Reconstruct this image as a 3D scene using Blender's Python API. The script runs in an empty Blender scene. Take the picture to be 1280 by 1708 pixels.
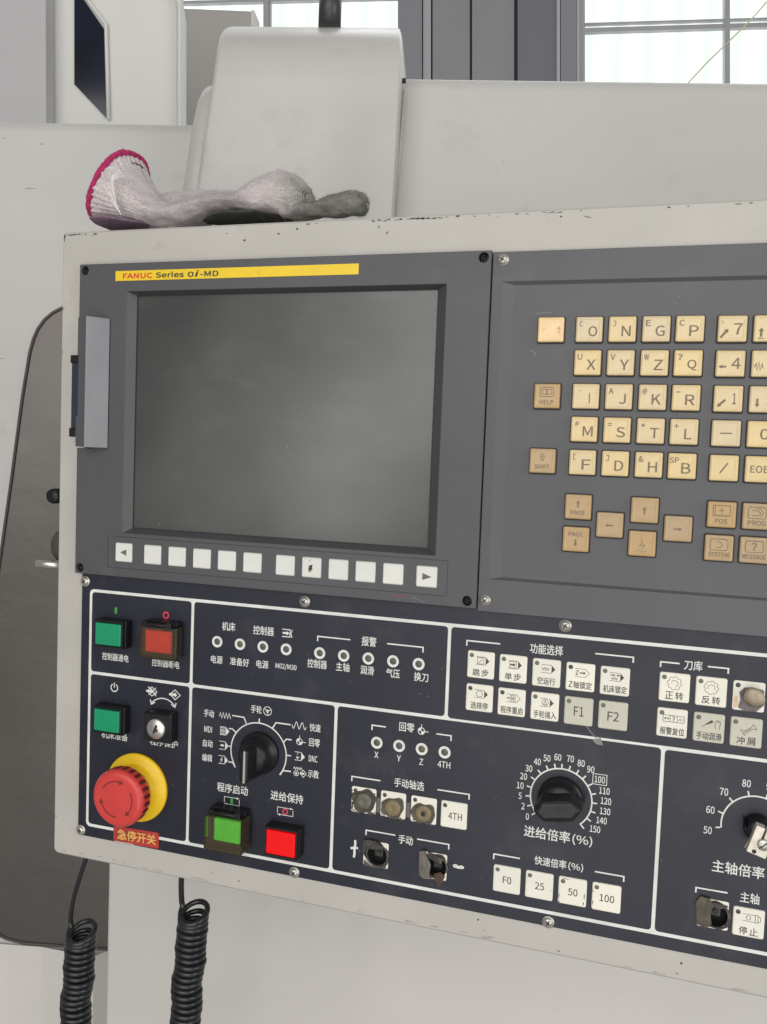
import bpy, bmesh, math, random, os
import numpy as np
from mathutils import Vector, Matrix, noise
from mathutils.geometry import tessellate_polygon
random.seed(7)
S = bpy.context.scene
COL = S.collection
# ------------------------------------------------------------------ camera
# panel frame: x right, y down, z into the panel, millimetres
R = np.array([[0.94988764, -0.03773565, 0.31030548],
              [0.05514444, 0.99734699, -0.04751924],
              [-0.30768907, 0.06224956, 0.94944849]])
CP = np.array([402.03, 124.62, -535.67])
F = 1500.0
def W(x, y, d):                                   # d = millimetres out of the panel towards the viewer
    return Vector((x / 1000, -d / 1000, (1500 - y) / 1000))
def dirw(v): return Vector((v[0], v[2], -v[1]))
cam = bpy.data.cameras.new('camera'); co = bpy.data.objects.new('camera', cam); COL.objects.link(co)
cx_, cy_, cz_ = dirw(R[0]), -dirw(R[1]), -dirw(R[2])
mw = Matrix((cx_, cy_, cz_)).transposed().to_4x4()
mw.translation = W(CP[0], CP[1], -CP[2])
co.matrix_world = mw
cam.sensor_fit = 'HORIZONTAL'; cam.sensor_width = 36; cam.lens = F / 1280 * 36
cam.clip_start = 0.02; cam.clip_end = 200
S.camera = co
# ------------------------------------------------------------------ world + lamps (hall daylight)
wd = bpy.data.worlds.new('World'); S.world = wd; wd.use_nodes = True
bg = wd.node_tree.nodes['Background']; bg.inputs[0].default_value = (1.0, 0.985, 0.965, 1); bg.inputs[1].default_value = 0.31
S.view_settings.view_transform = 'Standard'; S.view_settings.look = 'None'
S.view_settings.exposure = -0.17; S.view_settings.gamma = 1.0
def area(name, loc, target, sx, sy, power, col=(1, 1, 1)):
    l = bpy.data.lights.new(name, 'AREA'); l.shape = 'RECTANGLE'; l.size = sx; l.size_y = sy
    l.energy = power; l.color = col
    o = bpy.data.objects.new(name, l); COL.objects.link(o); o.location = loc
    o.rotation_euler = (Vector(target) - Vector(loc)).to_track_quat('-Z', 'Y').to_euler()
    return o
area('roof_light', (0.5, -3.0, 2.3), (0.25, 0, 1.15), 3.2, 2.0, 62, (1.0, 0.975, 0.945))
area('side_window_light', (2.9, -1.1, 1.7), (0.3, 0, 1.25), 1.6, 2.2, 36, (1.0, 0.99, 0.97))
area('hall_window_light', (-1.05, -3.3, 1.30), (-0.2, 0, 1.35), 0.42, 0.75, 5.0, (1.0, 0.99, 0.95))
area('hall_window_light', (-1.62, -3.3, 1.42), (-0.2, 0, 1.35), 0.35, 0.8, 1.8, (1.0, 0.99, 0.96))
area('floor_bounce_light', (0.75, -2.6, 0.30), (0.2, 0, 1.0), 2.4, 1.1, 24, (1.0, 0.965, 0.93))
area('back_skylight', (0.6, 2.4, 4.2), (0.3, 0.2, 1.5), 3.0, 1.2, 16, (0.97, 0.99, 1.0))
# ------------------------------------------------------------------ materials
MATS = {}
def mat(name, col, rough=0.5, metal=0.0, var=0.0, vscale=30, bump=0.0, bscale=300, spec=0.5, coat=0.0,
        rvar=0.0, stretch=None, rand=0.0, emit=None, estr=0.0, dirt=None, dscale=20, dthr=0.6, speck=None, sscale=400, sthr=0.72, bdist=0.0002):
    if name in MATS: return MATS[name]
    m = bpy.data.materials.new(name); m.use_nodes = True
    nt = m.node_tree; N = nt.nodes; L = nt.links
    b = N['Principled BSDF']
    b.inputs['Base Color'].default_value = (*col, 1); b.inputs['Roughness'].default_value = rough
    b.inputs['Metallic'].default_value = metal; b.inputs['Specular IOR Level'].default_value = spec
    b.inputs['Coat Weight'].default_value = coat; b.inputs['Coat Roughness'].default_value = 0.15
    tc = N.new('ShaderNodeTexCoord'); src = tc.outputs['Object']
    if stretch:
        mp = N.new('ShaderNodeMapping'); mp.inputs['Scale'].default_value = stretch
        L.new(src, mp.inputs[0]); src = mp.outputs[0]
    def nz(scale, detail=5, rg=0.6, s=None):
        n = N.new('ShaderNodeTexNoise'); n.inputs['Scale'].default_value = scale
        n.inputs['Detail'].default_value = detail; n.inputs['Roughness'].default_value = rg
        L.new(s or src, n.inputs['Vector']); return n.outputs['Fac']
    def rng(fac, a, bb, c, d):
        r = N.new('ShaderNodeMapRange'); r.inputs[1].default_value = a; r.inputs[2].default_value = bb
        r.inputs[3].default_value = c; r.inputs[4].default_value = d; L.new(fac, r.inputs[0]); return r.outputs[0]
    cur = None
    def mixc(a, bcol, fac):
        mx = N.new('ShaderNodeMix'); mx.data_type = 'RGBA'
        if a is None: mx.inputs[6].default_value = (*col, 1)
        else: L.new(a, mx.inputs[6])
        mx.inputs[7].default_value = (*bcol, 1); L.new(fac, mx.inputs[0]); return mx.outputs[2]
    if var or rand:
        h = N.new('ShaderNodeHueSaturation'); h.inputs['Color'].default_value = (*col, 1)
        val = rng(nz(vscale), 0.3, 0.7, 1 - var, 1 + var)
        if rand:
            oi = N.new('ShaderNodeObjectInfo'); r2 = rng(oi.outputs['Random'], 0, 1, 1 - rand, 1 + rand)
            mm = N.new('ShaderNodeMath'); mm.operation = 'MULTIPLY'; L.new(val, mm.inputs[0]); L.new(r2, mm.inputs[1]); val = mm.outputs[0]
            r3 = rng(oi.outputs['Random'], 0, 1, 0.88, 1.12); L.new(r3, h.inputs['Saturation'])
        L.new(val, h.inputs['Value']); cur = h.outputs[0]
    if dirt:
        f = rng(nz(dscale, 8, 0.7, tc.outputs['Object']), dthr, dthr + 0.16, 0, 0.75); cur = mixc(cur, dirt, f)
    if speck:
        f = rng(nz(sscale, 3, 0.5, tc.outputs['Object']), sthr, sthr + 0.03, 0, 0.9); cur = mixc(cur, speck, f)
    if cur is not None: L.new(cur, b.inputs['Base Color'])
    if rvar: L.new(rng(nz(vscale * 0.7, 6), 0.3, 0.7, max(rough - rvar, 0.02), min(rough + rvar, 1)), b.inputs['Roughness'])
    if bump:
        bp = N.new('ShaderNodeBump'); bp.inputs['Strength'].default_value = bump; bp.inputs['Distance'].default_value = bdist
        L.new(nz(bscale, 4), bp.inputs['Height']); L.new(bp.outputs[0], b.inputs['Normal'])
    if emit: b.inputs['Emission Color'].default_value = (*emit, 1); b.inputs['Emission Strength'].default_value = estr
    MATS[name] = m; return m
PAINT = mat('cream_cabinet_paint', (0.455, 0.442, 0.408), 0.42, var=0.05, vscale=14, bump=0.25, bscale=220, rvar=0.06, dirt=(0.34, 0.315, 0.27), dscale=26, dthr=0.62, speck=(0.09, 0.08, 0.07), sscale=190, sthr=0.765)
PAINTB = mat('machine_paint', (0.49, 0.487, 0.468), 0.40, var=0.04, vscale=4, bump=0.25, bscale=90, rvar=0.05, stretch=(1, 1, 3), dirt=(0.40, 0.385, 0.35), dscale=9, dthr=0.57, speck=(.25, .24, .22), sscale=130, sthr=.79)
PAINTH = mat('hood_paint', (0.485, 0.472, 0.458), 0.34, var=0.05, vscale=5, bump=0.25, bscale=80, rvar=0.05, stretch=(1, 1, 3), dirt=(0.38, 0.36, 0.34), dscale=10, dthr=0.55)
PAINTC = mat('column_paint', (0.58, 0.565, 0.535), 0.42, var=0.04, vscale=4, bump=0.25, bscale=90, rvar=0.05, dirt=(0.46, 0.43, 0.39), dscale=7, dthr=0.60)
CHIP = mat('bare_chip', (0.07, 0.062, 0.055), 0.7, var=0.3, vscale=500)
RUB = mat('grime_smear', (0.30, 0.28, 0.25), 0.7, var=0.3, vscale=300)
BEZEL = mat('dark_grey_bezel', (0.072, 0.072, 0.079), 0.42, var=0.07, vscale=9, bump=0.35, bscale=1800, rvar=0.06, bdist=0.0001, dirt=(0.10, 0.097, 0.095), dscale=22, dthr=0.60)
KEYPL = mat('keypad_plate_grey', (0.082, 0.083, 0.092), 0.45, var=0.06, vscale=8, bump=0.35, bscale=1800, rvar=0.05, bdist=0.0001, dirt=(0.105, 0.10, 0.10), dscale=18, dthr=0.58)
GROOVE = mat('groove_dark', (0.015, 0.015, 0.018), 0.6)
NAVY = mat('navy_overlay', (0.0135, 0.0155, 0.0275), 0.40, var=0.12, vscale=12, bump=0.12, bscale=900, rvar=0.05, bdist=0.0001, spec=0.42, dirt=(0.036, 0.036, 0.046), dscale=24, dthr=0.53, speck=(0.20, 0.19, 0.17), sscale=420, sthr=0.775)
WHITE = mat('white_print', (0.68, 0.70, 0.66), 0.5, var=0.12, vscale=60, dirt=(0.34, 0.34, 0.31), dscale=90, dthr=0.62)
INK = mat('dark_ink', (0.06, 0.055, 0.05), 0.55)
KINK = mat('worn_key_ink', (0.19, 0.15, 0.10), 0.6, var=0.25, vscale=300)
MEMB = mat('membrane_key', (0.77, 0.75, 0.65), 0.38, var=0.05, vscale=50, rand=0.05, dirt=(0.60, 0.55, 0.42), dscale=90, dthr=0.60)
MEMBG = mat('membrane_key_dull', (0.52, 0.51, 0.42), 0.42, var=0.06, vscale=60, dirt=(0.42, 0.38, 0.30), dscale=90, dthr=0.56)
SOFT = mat('soft_key_white', (0.68, 0.69, 0.65), 0.42, var=0.04, vscale=80, rand=0.03, dirt=(0.55, 0.53, 0.47), dscale=110, dthr=0.60)
KEYC = mat('ivory_key', (0.66, 0.52, 0.285), 0.30, var=0.07, vscale=90, rand=0.06, coat=0.3, dirt=(0.48, 0.34, 0.17), dscale=130, dthr=0.58)
KEYT = mat('tan_key', (0.45, 0.315, 0.165), 0.32, var=0.08, vscale=90, rand=0.05, coat=0.25, dirt=(0.34, 0.22, 0.12), dscale=140, dthr=0.56)
KEYO = mat('orange_worn_key', (0.80, 0.57, 0.30), 0.32, var=0.08, vscale=90, coat=0.25, dirt=(0.85, 0.70, 0.45), dscale=120, dthr=0.55)
YEL = mat('yellow_label', (0.80, 0.56, 0.015), 0.35, var=0.05, vscale=40, dirt=(0.50, 0.33, 0.03), dscale=70, dthr=0.62)
YELE = mat('yellow_collar', (0.86, 0.56, 0.01), 0.38, var=0.06, vscale=40, bump=0.1, dirt=(0.55, 0.33, 0.02), dscale=60, dthr=0.6)
RED = mat('red_letter', (0.62, 0.05, 0.02), 0.4)
ESTOP = mat('faded_red_plastic', (0.58, 0.05, 0.044), 0.34, var=0.08, vscale=40, bump=0.1, bscale=500, dirt=(0.48, 0.05, 0.045), dscale=60, dthr=0.58)
BLACK = mat('black_plastic', (0.008, 0.0085, 0.010), 0.34, var=0.2, vscale=60, bump=0.1, bscale=700, rvar=0.1, dirt=(0.03, 0.029, 0.027), dscale=90, dthr=0.64, spec=0.4)
BLACKM = mat('matt_black', (0.012, 0.012, 0.013), 0.6)
RUBBER = mat('black_cable_rubber', (0.016, 0.017, 0.020), 0.27, var=0.2, vscale=80, bump=0.15, bscale=500, dirt=(0.06, 0.06, 0.06), dscale=60, dthr=0.6)
GREEN = mat('green_lens', (0.003, 0.27, 0.125), 0.30, var=0.08, vscale=80, coat=0.3)
GREENL = mat('light_green_lens', (0.07, 0.55, 0.045), 0.35, var=0.15, vscale=200, coat=0.3, emit=(0.05, 0.7, 0.04), estr=0.4, dirt=(0.25, 0.60, 0.12), dscale=200, dthr=0.55)
REDL = mat('red_lens', (0.80, 0.03, 0.05), 0.35, var=0.1, vscale=90, coat=0.3)
REDB = mat('bright_red_lens', (0.78, 0.002, 0.004), 0.38, spec=0.3, emit=(1.0, 0.0, 0.01), estr=0.10)
REDP = mat('red_print', (0.72, 0.05, 0.10), 0.5)
GREENP = mat('green_print', (0.05, 0.30, 0.05), 0.5)
REDST = mat('red_sticker', (0.42, 0.035, 0.025), 0.45, var=0.15, vscale=120, dirt=(0.20, 0.06, 0.05), dscale=120, dthr=0.56)
GOLD = mat('gold_print', (0.70, 0.42, 0.10), 0.5, var=0.2, vscale=400)
STEEL = mat('screw_steel', (0.50, 0.48, 0.44), 0.34, metal=0.7, var=0.15, vscale=500, rvar=0.1)
SILV = mat('silver_paint', (0.19, 0.197, 0.21), 0.35, metal=0.35, var=0.05, vscale=30, bump=0.2, bscale=1200, rvar=0.06)
LED = mat('led_lens', (0.085, 0.082, 0.065), 0.35)
LEDD = mat('led_lens_yellowed', (0.11, 0.10, 0.045), 0.35)
LEDC = mat('led_lens_cool', (0.075, 0.078, 0.080), 0.35)
BROKEN = mat('torn_membrane', (0.085, 0.075, 0.055), 0.6, var=0.4, vscale=150, bump=0.6, bscale=300, dirt=(0.24, 0.19, 0.11), dscale=200, dthr=0.56)
BROKB = mat('scorched_plastic', (0.05, 0.042, 0.036), 0.55, var=0.5, vscale=200, bump=0.8, bscale=350, dirt=(0.24, 0.20, 0.15), dscale=380, dthr=0.56)
TIP = mat('switch_tip', (0.20, 0.155, 0.085), 0.5, var=0.25, vscale=260, dirt=(0.12, 0.10, 0.07), dscale=220, dthr=0.54)
TIPG = mat('switch_tip_dull', (0.115, 0.115, 0.085), 0.5, var=0.25, vscale=260, dirt=(0.06, 0.06, 0.05), dscale=220, dthr=0.54)
SSTEEL = mat('smoked_sheet_steel', (0.105, 0.097, 0.090), 0.30, metal=0.5, var=0.07, vscale=3, rvar=0.07, bump=0.3, bscale=18, stretch=(1, 1, 1.5), bdist=0.002)
SEAL = mat('rubber_seal', (0.07, 0.055, 0.055), 0.6)
KNIT = None
def smoke_mat(name, col, fac):
    m = bpy.data.materials.new(name); m.use_nodes = True; nt = m.node_tree; nt.nodes.clear()
    o = nt.nodes.new('ShaderNodeOutputMaterial'); t = nt.nodes.new('ShaderNodeBsdfTransparent'); t.inputs[0].default_value = (*col, 1)
    g = nt.nodes.new('ShaderNodeBsdfGlossy'); g.inputs['Roughness'].default_value = 0.12
    d = nt.nodes.new('ShaderNodeBsdfDiffuse'); d.inputs[0].default_value = (0.32, 0.25, 0.14, 1)
    m1 = nt.nodes.new('ShaderNodeMixShader'); m1.inputs[0].default_value = fac
    fr = nt.nodes.new('ShaderNodeFresnel'); fr.inputs[0].default_value = 1.5
    m2 = nt.nodes.new('ShaderNodeMixShader')
    L = nt.links; L.new(t.outputs[0], m1.inputs[1]); L.new(d.outputs[0], m1.inputs[2])
    L.new(fr.outputs[0], m2.inputs[0]); L.new(m1.outputs[0], m2.inputs[1]); L.new(g.outputs[0], m2.inputs[2]); L.new(m2.outputs[0], o.inputs[0])
    return m
AMBER = smoke_mat('amber_guard_plastic', (0.95, 0.90, 0.82), 0.08)
GLASS = smoke_mat('window_glass', (0.97, 0.98, 0.97), 0.0)
RIB = bpy.data.materials.new('ribbed_pane'); RIB.use_nodes = True; nt = RIB.node_tree; nt.nodes.clear()
_o = nt.nodes.new('ShaderNodeOutputMaterial'); _t = nt.nodes.new('ShaderNodeBsdfTransparent'); _tc = nt.nodes.new('ShaderNodeTexCoord'); _w = nt.nodes.new('ShaderNodeTexWave'); _w.inputs['Scale'].default_value = 2.2; _w.inputs['Distortion'].default_value = 1.2; _w.inputs['Detail'].default_value = 3
_mp = nt.nodes.new('ShaderNodeMapping'); _mp.inputs['Scale'].default_value = (1, 1, .02); nt.links.new(_tc.outputs['Object'], _mp.inputs[0]); nt.links.new(_mp.outputs[0], _w.inputs['Vector'])
_cr = nt.nodes.new('ShaderNodeMix'); _cr.data_type = 'RGBA'; _cr.inputs[6].default_value = (.90, .935, .90, 1); _cr.inputs[7].default_value = (1, 1, 1, 1); nt.links.new(_w.outputs['Fac'], _cr.inputs[0]); nt.links.new(_cr.outputs[2], _t.inputs[0]); nt.links.new(_t.outputs[0], _o.inputs[0])
# ------------------------------------------------------------------ mesh builder (mm: x right, y down, d out)
class MB:
    def __init__(s): s.v = []; s.f = []; s.sm = []
    def add(s, vs, fs, smooth=False):
        n = len(s.v); s.v += [tuple(p) for p in vs]; s.f += [tuple(i + n for i in f) for f in fs]; s.sm += [smooth] * len(fs)
        return s
    def box(s, x0, y0, d0, x1, y1, d1):
        vs = [(x0, y0, d0), (x1, y0, d0), (x1, y1, d0), (x0, y1, d0), (x0, y0, d1), (x1, y0, d1), (x1, y1, d1), (x0, y1, d1)]
        return s.add(vs, [(0, 1, 2, 3), (4, 7, 6, 5), (0, 4, 5, 1), (1, 5, 6, 2), (2, 6, 7, 3), (3, 7, 4, 0)])
    def loft(s, rings, cap0=True, cap1=True, smooth=False, closed=True):
        n = len(rings[0]); vs = [p for r in rings for p in r]; fs = []
        for k in range(len(rings) - 1):
            for i in range(n if closed else n - 1):
                j = (i + 1) % n; fs.append((k * n + i, k * n + j, (k + 1) * n + j, (k + 1) * n + i))
        s.add(vs, fs, smooth)
        if cap0: s.add(rings[0], [tuple(range(n))])
        if cap1: s.add(rings[-1], [tuple(reversed(range(n)))])
        return s
    def plate(s, outer, holes, d0, d1):            # prism with holes, d1 is the front
        loops = [outer] + list(holes)
        flat = [p for l in loops for p in l]
        tris = tessellate_polygon([[Vector((p[0], p[1], 0)) for p in l] for l in loops])
        s.add([(p[0], p[1], d1) for p in flat], [tuple(t) for t in tris])
        if d0 is not None:
            s.add([(p[0], p[1], d0) for p in flat], [tuple(reversed(t)) for t in tris])
            for l in loops:
                n = len(l)
                s.add([(p[0], p[1], d0) for p in l] + [(p[0], p[1], d1) for p in l], [(i, (i + 1) % n, n + (i + 1) % n, n + i) for i in range(n)])
        return s
    def lathe(s, prof, n=40, c=(0, 0), smooth=True, cap0=True, cap1=True, fn=None):
        rings = []
        for r, d in prof:
            rings.append([(c[0] + math.cos(2 * math.pi * i / n) * r * (fn(i, r, d) if fn else 1), c[1] + math.sin(2 * math.pi * i / n) * r * (fn(i, r, d) if fn else 1), d) for i in range(n)])
        return s.loft(rings, cap0, cap1, smooth)
    def tube(s, pts, r, n=8, cap=True):
        P = [Vector(p) for p in pts]; rings = []; up = None
        for i, p in enumerate(P):
            t = (P[min(i + 1, len(P) - 1)] - P[max(i - 1, 0)]).normalized()
            if up is None: up = t.orthogonal().normalized()
            up = (up - t * up.dot(t)).normalized(); b = t.cross(up)
            rr = r[i] if isinstance(r, (list, tuple)) else r
            rings.append([tuple(p + up * math.cos(2 * math.pi * k / n) * rr + b * math.sin(2 * math.pi * k / n) * rr) for k in range(n)])
        return s.loft(rings, cap, cap, True)
    def stroke(s, pts, w, d, closed=False):
        P = [Vector((p[0], p[1])) for p in pts]; n = len(P); L_, R_ = [], []
        for i in range(n):
            a = P[i - 1] if (i > 0 or closed) else None; b = P[(i + 1) % n] if (i < n - 1 or closed) else None
            t1 = (P[i] - a).normalized() if a is not None else None; t2 = (b - P[i]).normalized() if b is not None else None
            if t1 is None: t1 = t2
            if t2 is None: t2 = t1
            nn = Vector((-(t1 + t2).y, (t1 + t2).x))
            nn = nn.normalized() if nn.length > 1e-6 else Vector((-t1.y, t1.x))
            k = min(1 / max(nn.dot(Vector((-t1.y, t1.x))), 0.35), 2.5)
            L_.append(P[i] + nn * w / 2 * k); R_.append(P[i] - nn * w / 2 * k)
        m = n if closed else n - 1
        vs = [(p.x, p.y, d) for p in L_] + [(p.x, p.y, d) for p in R_]
        return s.add(vs, [(i, (i + 1) % n, n + (i + 1) % n, n + i) for i in range(m)])
    def poly(s, pts, d): return s.add([(p[0], p[1], d) for p in pts], [tuple(range(len(pts)))])
    def tf(s, fn): s.v = [tuple(fn(p)) for p in s.v]; return s
    def mesh(s, name, material, flat_only=True):
        me = bpy.data.meshes.new(name)
        me.from_pydata([(p[0] / 1000, -p[2] / 1000, -p[1] / 1000) for p in s.v], [], s.f)
        me.polygons.foreach_set('use_smooth', s.sm)
        me.update()
        bm = bmesh.new(); bm.from_mesh(me); bmesh.ops.remove_doubles(bm, verts=bm.verts, dist=1e-7)
        bmesh.ops.recalc_face_normals(bm, faces=bm.faces); bm.to_mesh(me); bm.free()
        for mm_ in (material if isinstance(material, (list, tuple)) else [material]): me.materials.append(mm_)
        return me
PW = {}
def link(o, loc, parent):
    w = W(*loc); PW[o.name] = w
    COL.objects.link(o)
    if parent is not None:
        o.parent = parent; o.location = w - PW[parent.name]
    else: o.location = w
    return o
def obj(name, mb, material, parent=None, loc=(0, 0, 0), bevel=0, label=None, kind=None, sharp=None):
    me = mb if isinstance(mb, bpy.types.Mesh) else mb.mesh(name, material)
    o = bpy.data.objects.new(name, me); link(o, loc, parent)
    if bevel:
        b = o.modifiers.new('bevel', 'BEVEL'); b.width = bevel / 1000; b.segments = 2; b.limit_method = 'ANGLE'; b.angle_limit = math.radians(35); b.use_clamp_overlap = True
    if label: o['label'] = label
    if kind: o['kind'] = kind
    return o
def thing(name, label, cat, loc, group=None):
    o = bpy.data.objects.new(name, None); o.empty_display_size = 0.02; link(o, loc, None)
    o['label'] = label; o['category'] = cat
    if group: o['group'] = group
    return o
def rr(w, h, r, n=4, cx=0, cy=0):
    pts = []
    for (sx, sy, a0) in ((1, 1, 0), (-1, 1, 90), (-1, -1, 180), (1, -1, 270)):
        for k in range(n + 1):
            a = math.radians(a0 + 90 * k / n)
            pts.append((cx + sx * (w / 2 - r) + r * math.cos(a), cy + sy * (h / 2 - r) + r * math.sin(a)))
    return pts
def circ(cx, cy, r, n=24): return [(cx + r * math.cos(2 * math.pi * i / n), cy + r * math.sin(2 * math.pi * i / n)) for i in range(n)]
def rbox(w, h, r, levels, n=3, smooth=False):      # levels: (inset, d)
    m = MB(); m.loft([[(p[0], p[1], d) for p in rr(w - 2 * i, h - 2 * i, max(r - i, 0.05), n)] for i, d in levels], True, True, smooth); return m
def arc(cx, cy, r, a0, a1, n=24): return [(cx + r * math.cos(math.radians(a0 + (a1 - a0) * k / n)), cy - r * math.sin(math.radians(a0 + (a1 - a0) * k / n))) for k in range(n + 1)]
# ------------------------------------------------------------------ lettering
_fd = os.path.join(bpy.utils.system_resource('DATAFILES') or '', 'fonts', 'Noto Sans CJK Regular.woff2')
try: INTER = bpy.data.fonts.load(_fd)
except Exception: INTER = None
_tc = {}
def glyphs(s, latin, fat):
    k = (s, latin, fat)
    if k not in _tc:
        c = bpy.data.curves.new('lettering', 'FONT'); c.body = s; c.size = 1; c.resolution_u = 3
        if INTER: c.font = INTER; c.size = 3.3
        o = bpy.data.objects.new('lettering', c); COL.objects.link(o); bpy.context.view_layer.update()
        me = bpy.data.meshes.new_from_object(o.evaluated_get(bpy.context.evaluated_depsgraph_get()))
        v = np.array([q.co[:2] for q in me.vertices]); f = [tuple(p.vertices) for p in me.polygons]
        bpy.data.objects.remove(o); bpy.data.curves.remove(c); bpy.data.meshes.remove(me)
        mn, mx = v.min(0), v.max(0); v = (v - (mn + mx) / 2); _tc[k] = (v, f, mx - mn)
    return _tc[k]
def text(mb, s, cx, cy, h, w=None, d=0.0, fat=0.0, shear=0.0, rot=0.0):
    latin = all(ord(ch) < 0x2000 for ch in s)
    v, f, sz = glyphs(s, latin, 0)
    sy = h / sz[1]; sx = (w / sz[0]) if w else sy
    ca, sa = math.cos(math.radians(rot)), math.sin(math.radians(rot))
    e = fat * 8 if latin else fat * h                 # a heavier stroke is laid down in shifted passes
    for k, (ox, oy) in enumerate(((-e, -e), (e, -e), (-e, e), (e, e)) if fat else ((0, 0),)):
        P = []
        for a, b in v:
            x, y = a * sx + shear * b * sy + ox, -b * sy + oy
            P.append((cx + x * ca - y * sa, cy + x * sa + y * ca, d + .006 * k))
        mb.add(P, f)
    return mb
# =====================================================================================================
#                                    THE CONTROL PANEL
# =====================================================================================================
PANEL = thing('control_panel', 'cream steel operator console with grey screen, ivory keypad and navy button plate', 'control panel', (230, 423, -50))
XR = 640
# cabinet shell: rounded outer frame, window cut for the units
cab = MB()
cab.loft([[(p[0], p[1], d) for p in rr(XR + 16 - 2 * i, 446.5 - 2 * i, 4.5 - min(i, 3), 5, (XR - 16) / 2, 199.9)] for i, d in ((0, -110), (0, -4.0), (0.5, -2.2), (1.8, -1.0))], True, False)
outer = rr(XR + 16 - 3.6, 446.5 - 3.6, 2.7, 5, (XR - 16) / 2, 199.9)
hole = [(6.5, 4), (XR - 8, 4), (XR - 8, 402), (8.5, 402), (8.5, 218), (6.5, 218)]
cab.plate(outer, [hole], None, -1.0)
cab.loft([[(p[0], p[1], d) for p in hole] for d in (-1.0, -20)], False, False)
cab_o = obj('cabinet_frame', cab, PAINT, PANEL)
# paint chips along the top edge and scattered scratches
ch = MB()
def chip(m, x, y, rx, ry, d, n=9, rot=0):
    pts = []
    for k in range(n):
        a = 2 * math.pi * k / n; q = random.uniform(0.45, 1.15)
        px, py = rx * q * math.cos(a), ry * q * math.sin(a); c_, s_ = math.cos(rot), math.sin(rot)
        pts.append((x + px * c_ - py * s_, y + px * s_ + py * c_))
    m.add([(x, y, d)] + [(p[0], p[1], d) for p in pts], [(0, 1 + k, 1 + (k + 1) % n) for k in range(n)])
for k in range(70):
    x = random.choice([random.uniform(-14, 14), random.uniform(205, 330), random.uniform(150, 460), random.uniform(225, 260)])
    chip(ch, x, -20.9 + random.uniform(-0.2, 0.5), random.uniform(0.4, 2.2), random.uniform(0.25, 0.7), -0.93 - 0.002 * (k % 5))
for (x, y, a, b) in [(-13.8, -20, 0.9, 1.8), (-13.5, -17.5, .5, 1.2), (126, -12.2, 1.0, .9), (150, -15.3, 1.4, .6), (163, -18, .9, 1.2), (113, -17, .5, .6), (218, -17, .5, 1), (223.5, -13, .5, 1.4), (-13.6, 30, .4, .8), (-12.9, 24, .3, .5), (-14, 60, .3, 1.0), (-13.5, 395, .5, .9),
                     (-9, -12, .4, .4), (-5, -15, .3, .3), (40, -14.5, .3, .3), (60, -17, .3, .3), (330, -18, 1.2, .5), (345, -17.2, 2.2, .4), (300, 410, .8, .9), (303.5, 416, .4, .5), (420, 412, .7, 1.0), (418, 418.5, 1, .3), (135, 416, .9, .4), (115, 414, .5, .4), (350, 419.5, 1.5, .4),
                     (5, 415, .3, .4), (30, 408, .3, .3), (250, 412, .3, .3)]:
    chip(ch, x, y, a, b, -0.92, rot=random.uniform(-.5, .5))
for k in range(26):
    chip(ch, random.uniform(-12, 460), random.choice([random.uniform(-19, -3), random.uniform(407, 421)]), random.uniform(.1, .3), random.uniform(.1, .3), -0.925)
obj('paint_chips', ch, CHIP, cab_o, kind='stuff')
sm = MB()
for k in range(16):
    chip(sm, random.uniform(60, 460), 420.3 + random.uniform(-.4, .4), random.uniform(1.5, 6), random.uniform(.2, .5), -0.91 - 0.002 * k)
for k in range(10): chip(sm, random.choice([random.uniform(-13, 60), random.uniform(240, 330)]), random.choice([-19.5, 419]) + random.uniform(-.7, .7), random.uniform(1, 4), random.uniform(.15, .4), -0.90 - .002 * k)
obj('grime_streaks', sm, RUB, cab_o, kind='stuff')

def cross_screw(parent, x, y, d, r=3.1, rot=0.0, label=None):
    m = MB().lathe([(r * 1.25, 0), (r * 1.25, .25), (r * 1.05, .4), (r, .5), (r * .92, 1.2), (r * .7, 1.75), (r * .35, 2.0), (0.05, 2.05)], 28)
    s = obj('screw', m, STEEL, parent, (x, y, d), label=label)
    c = MB(); a, b = r * .56, r * .15
    pts = [(b, b), (a, b * .8), (a, -b * .8), (b, -b), (b * .8, -a), (-b * .8, -a), (-b, -b), (-a, -b * .8), (-a, b * .8), (-b, b), (-b * .8, a), (b * .8, a)]
    c_, s_ = math.cos(rot), math.sin(rot); pts = [(p[0] * c_ - p[1] * s_, p[0] * s_ + p[1] * c_) for p in pts]
    c.add([(0, 0, 2.06)] + [(p[0], p[1], 2.0 if abs(p[0]) + abs(p[1]) < r * .4 else 1.97) for p in pts], [(0, 1 + k, 1 + (k + 1) % 12) for k in range(12)])
    obj('cross_slot', c, BLACKM, s, (x, y, d + .06))
    return s
# ---------------- display unit -----------------------------------------------------------------------
def LX(x): return 0.9925 * x + 3.0            # the display unit stands 4 mm proud of the plate
def LY(y): return 0.9925 * y + 0.93
D1 = 4.0
b_outer = [(LX(0), LY(0)), (LX(290), LY(0)), (LX(290), LY(215.6)), (LX(0), LY(215.6)), (LX(0), LY(127)), (LX(12), LY(127)), (LX(12), LY(37)), (LX(0), LY(37))]
opening = [(LX(38.5), LY(19.2)), (LX(263), LY(19.2)), (LX(263), LY(184.8)), (LX(38.5), LY(184.8))]
sc = [(45.2, 21.6), (258.0, 21.6), (258.0, 181.4), (45.2, 181.4)]
hl = [(LX(4.2), LY(4.2)), (LX(285.2), LY(4.0)), (LX(284.2), LY(211.3)), (LX(4.0), LY(211.6))]
bz = MB()
bz.plate(b_outer, [opening] + [circ(x, y, 3.0, 20) for x, y in hl], -1.0, D1)
bez_o = obj('display_bezel', bz, BEZEL, PANEL, bevel=0.35)
sl = MB(); sl.loft([[(p[0], p[1], d) for p in l] for l, d in ((opening, D1 - 0.36), (sc, -2.0))], False, False)
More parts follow.
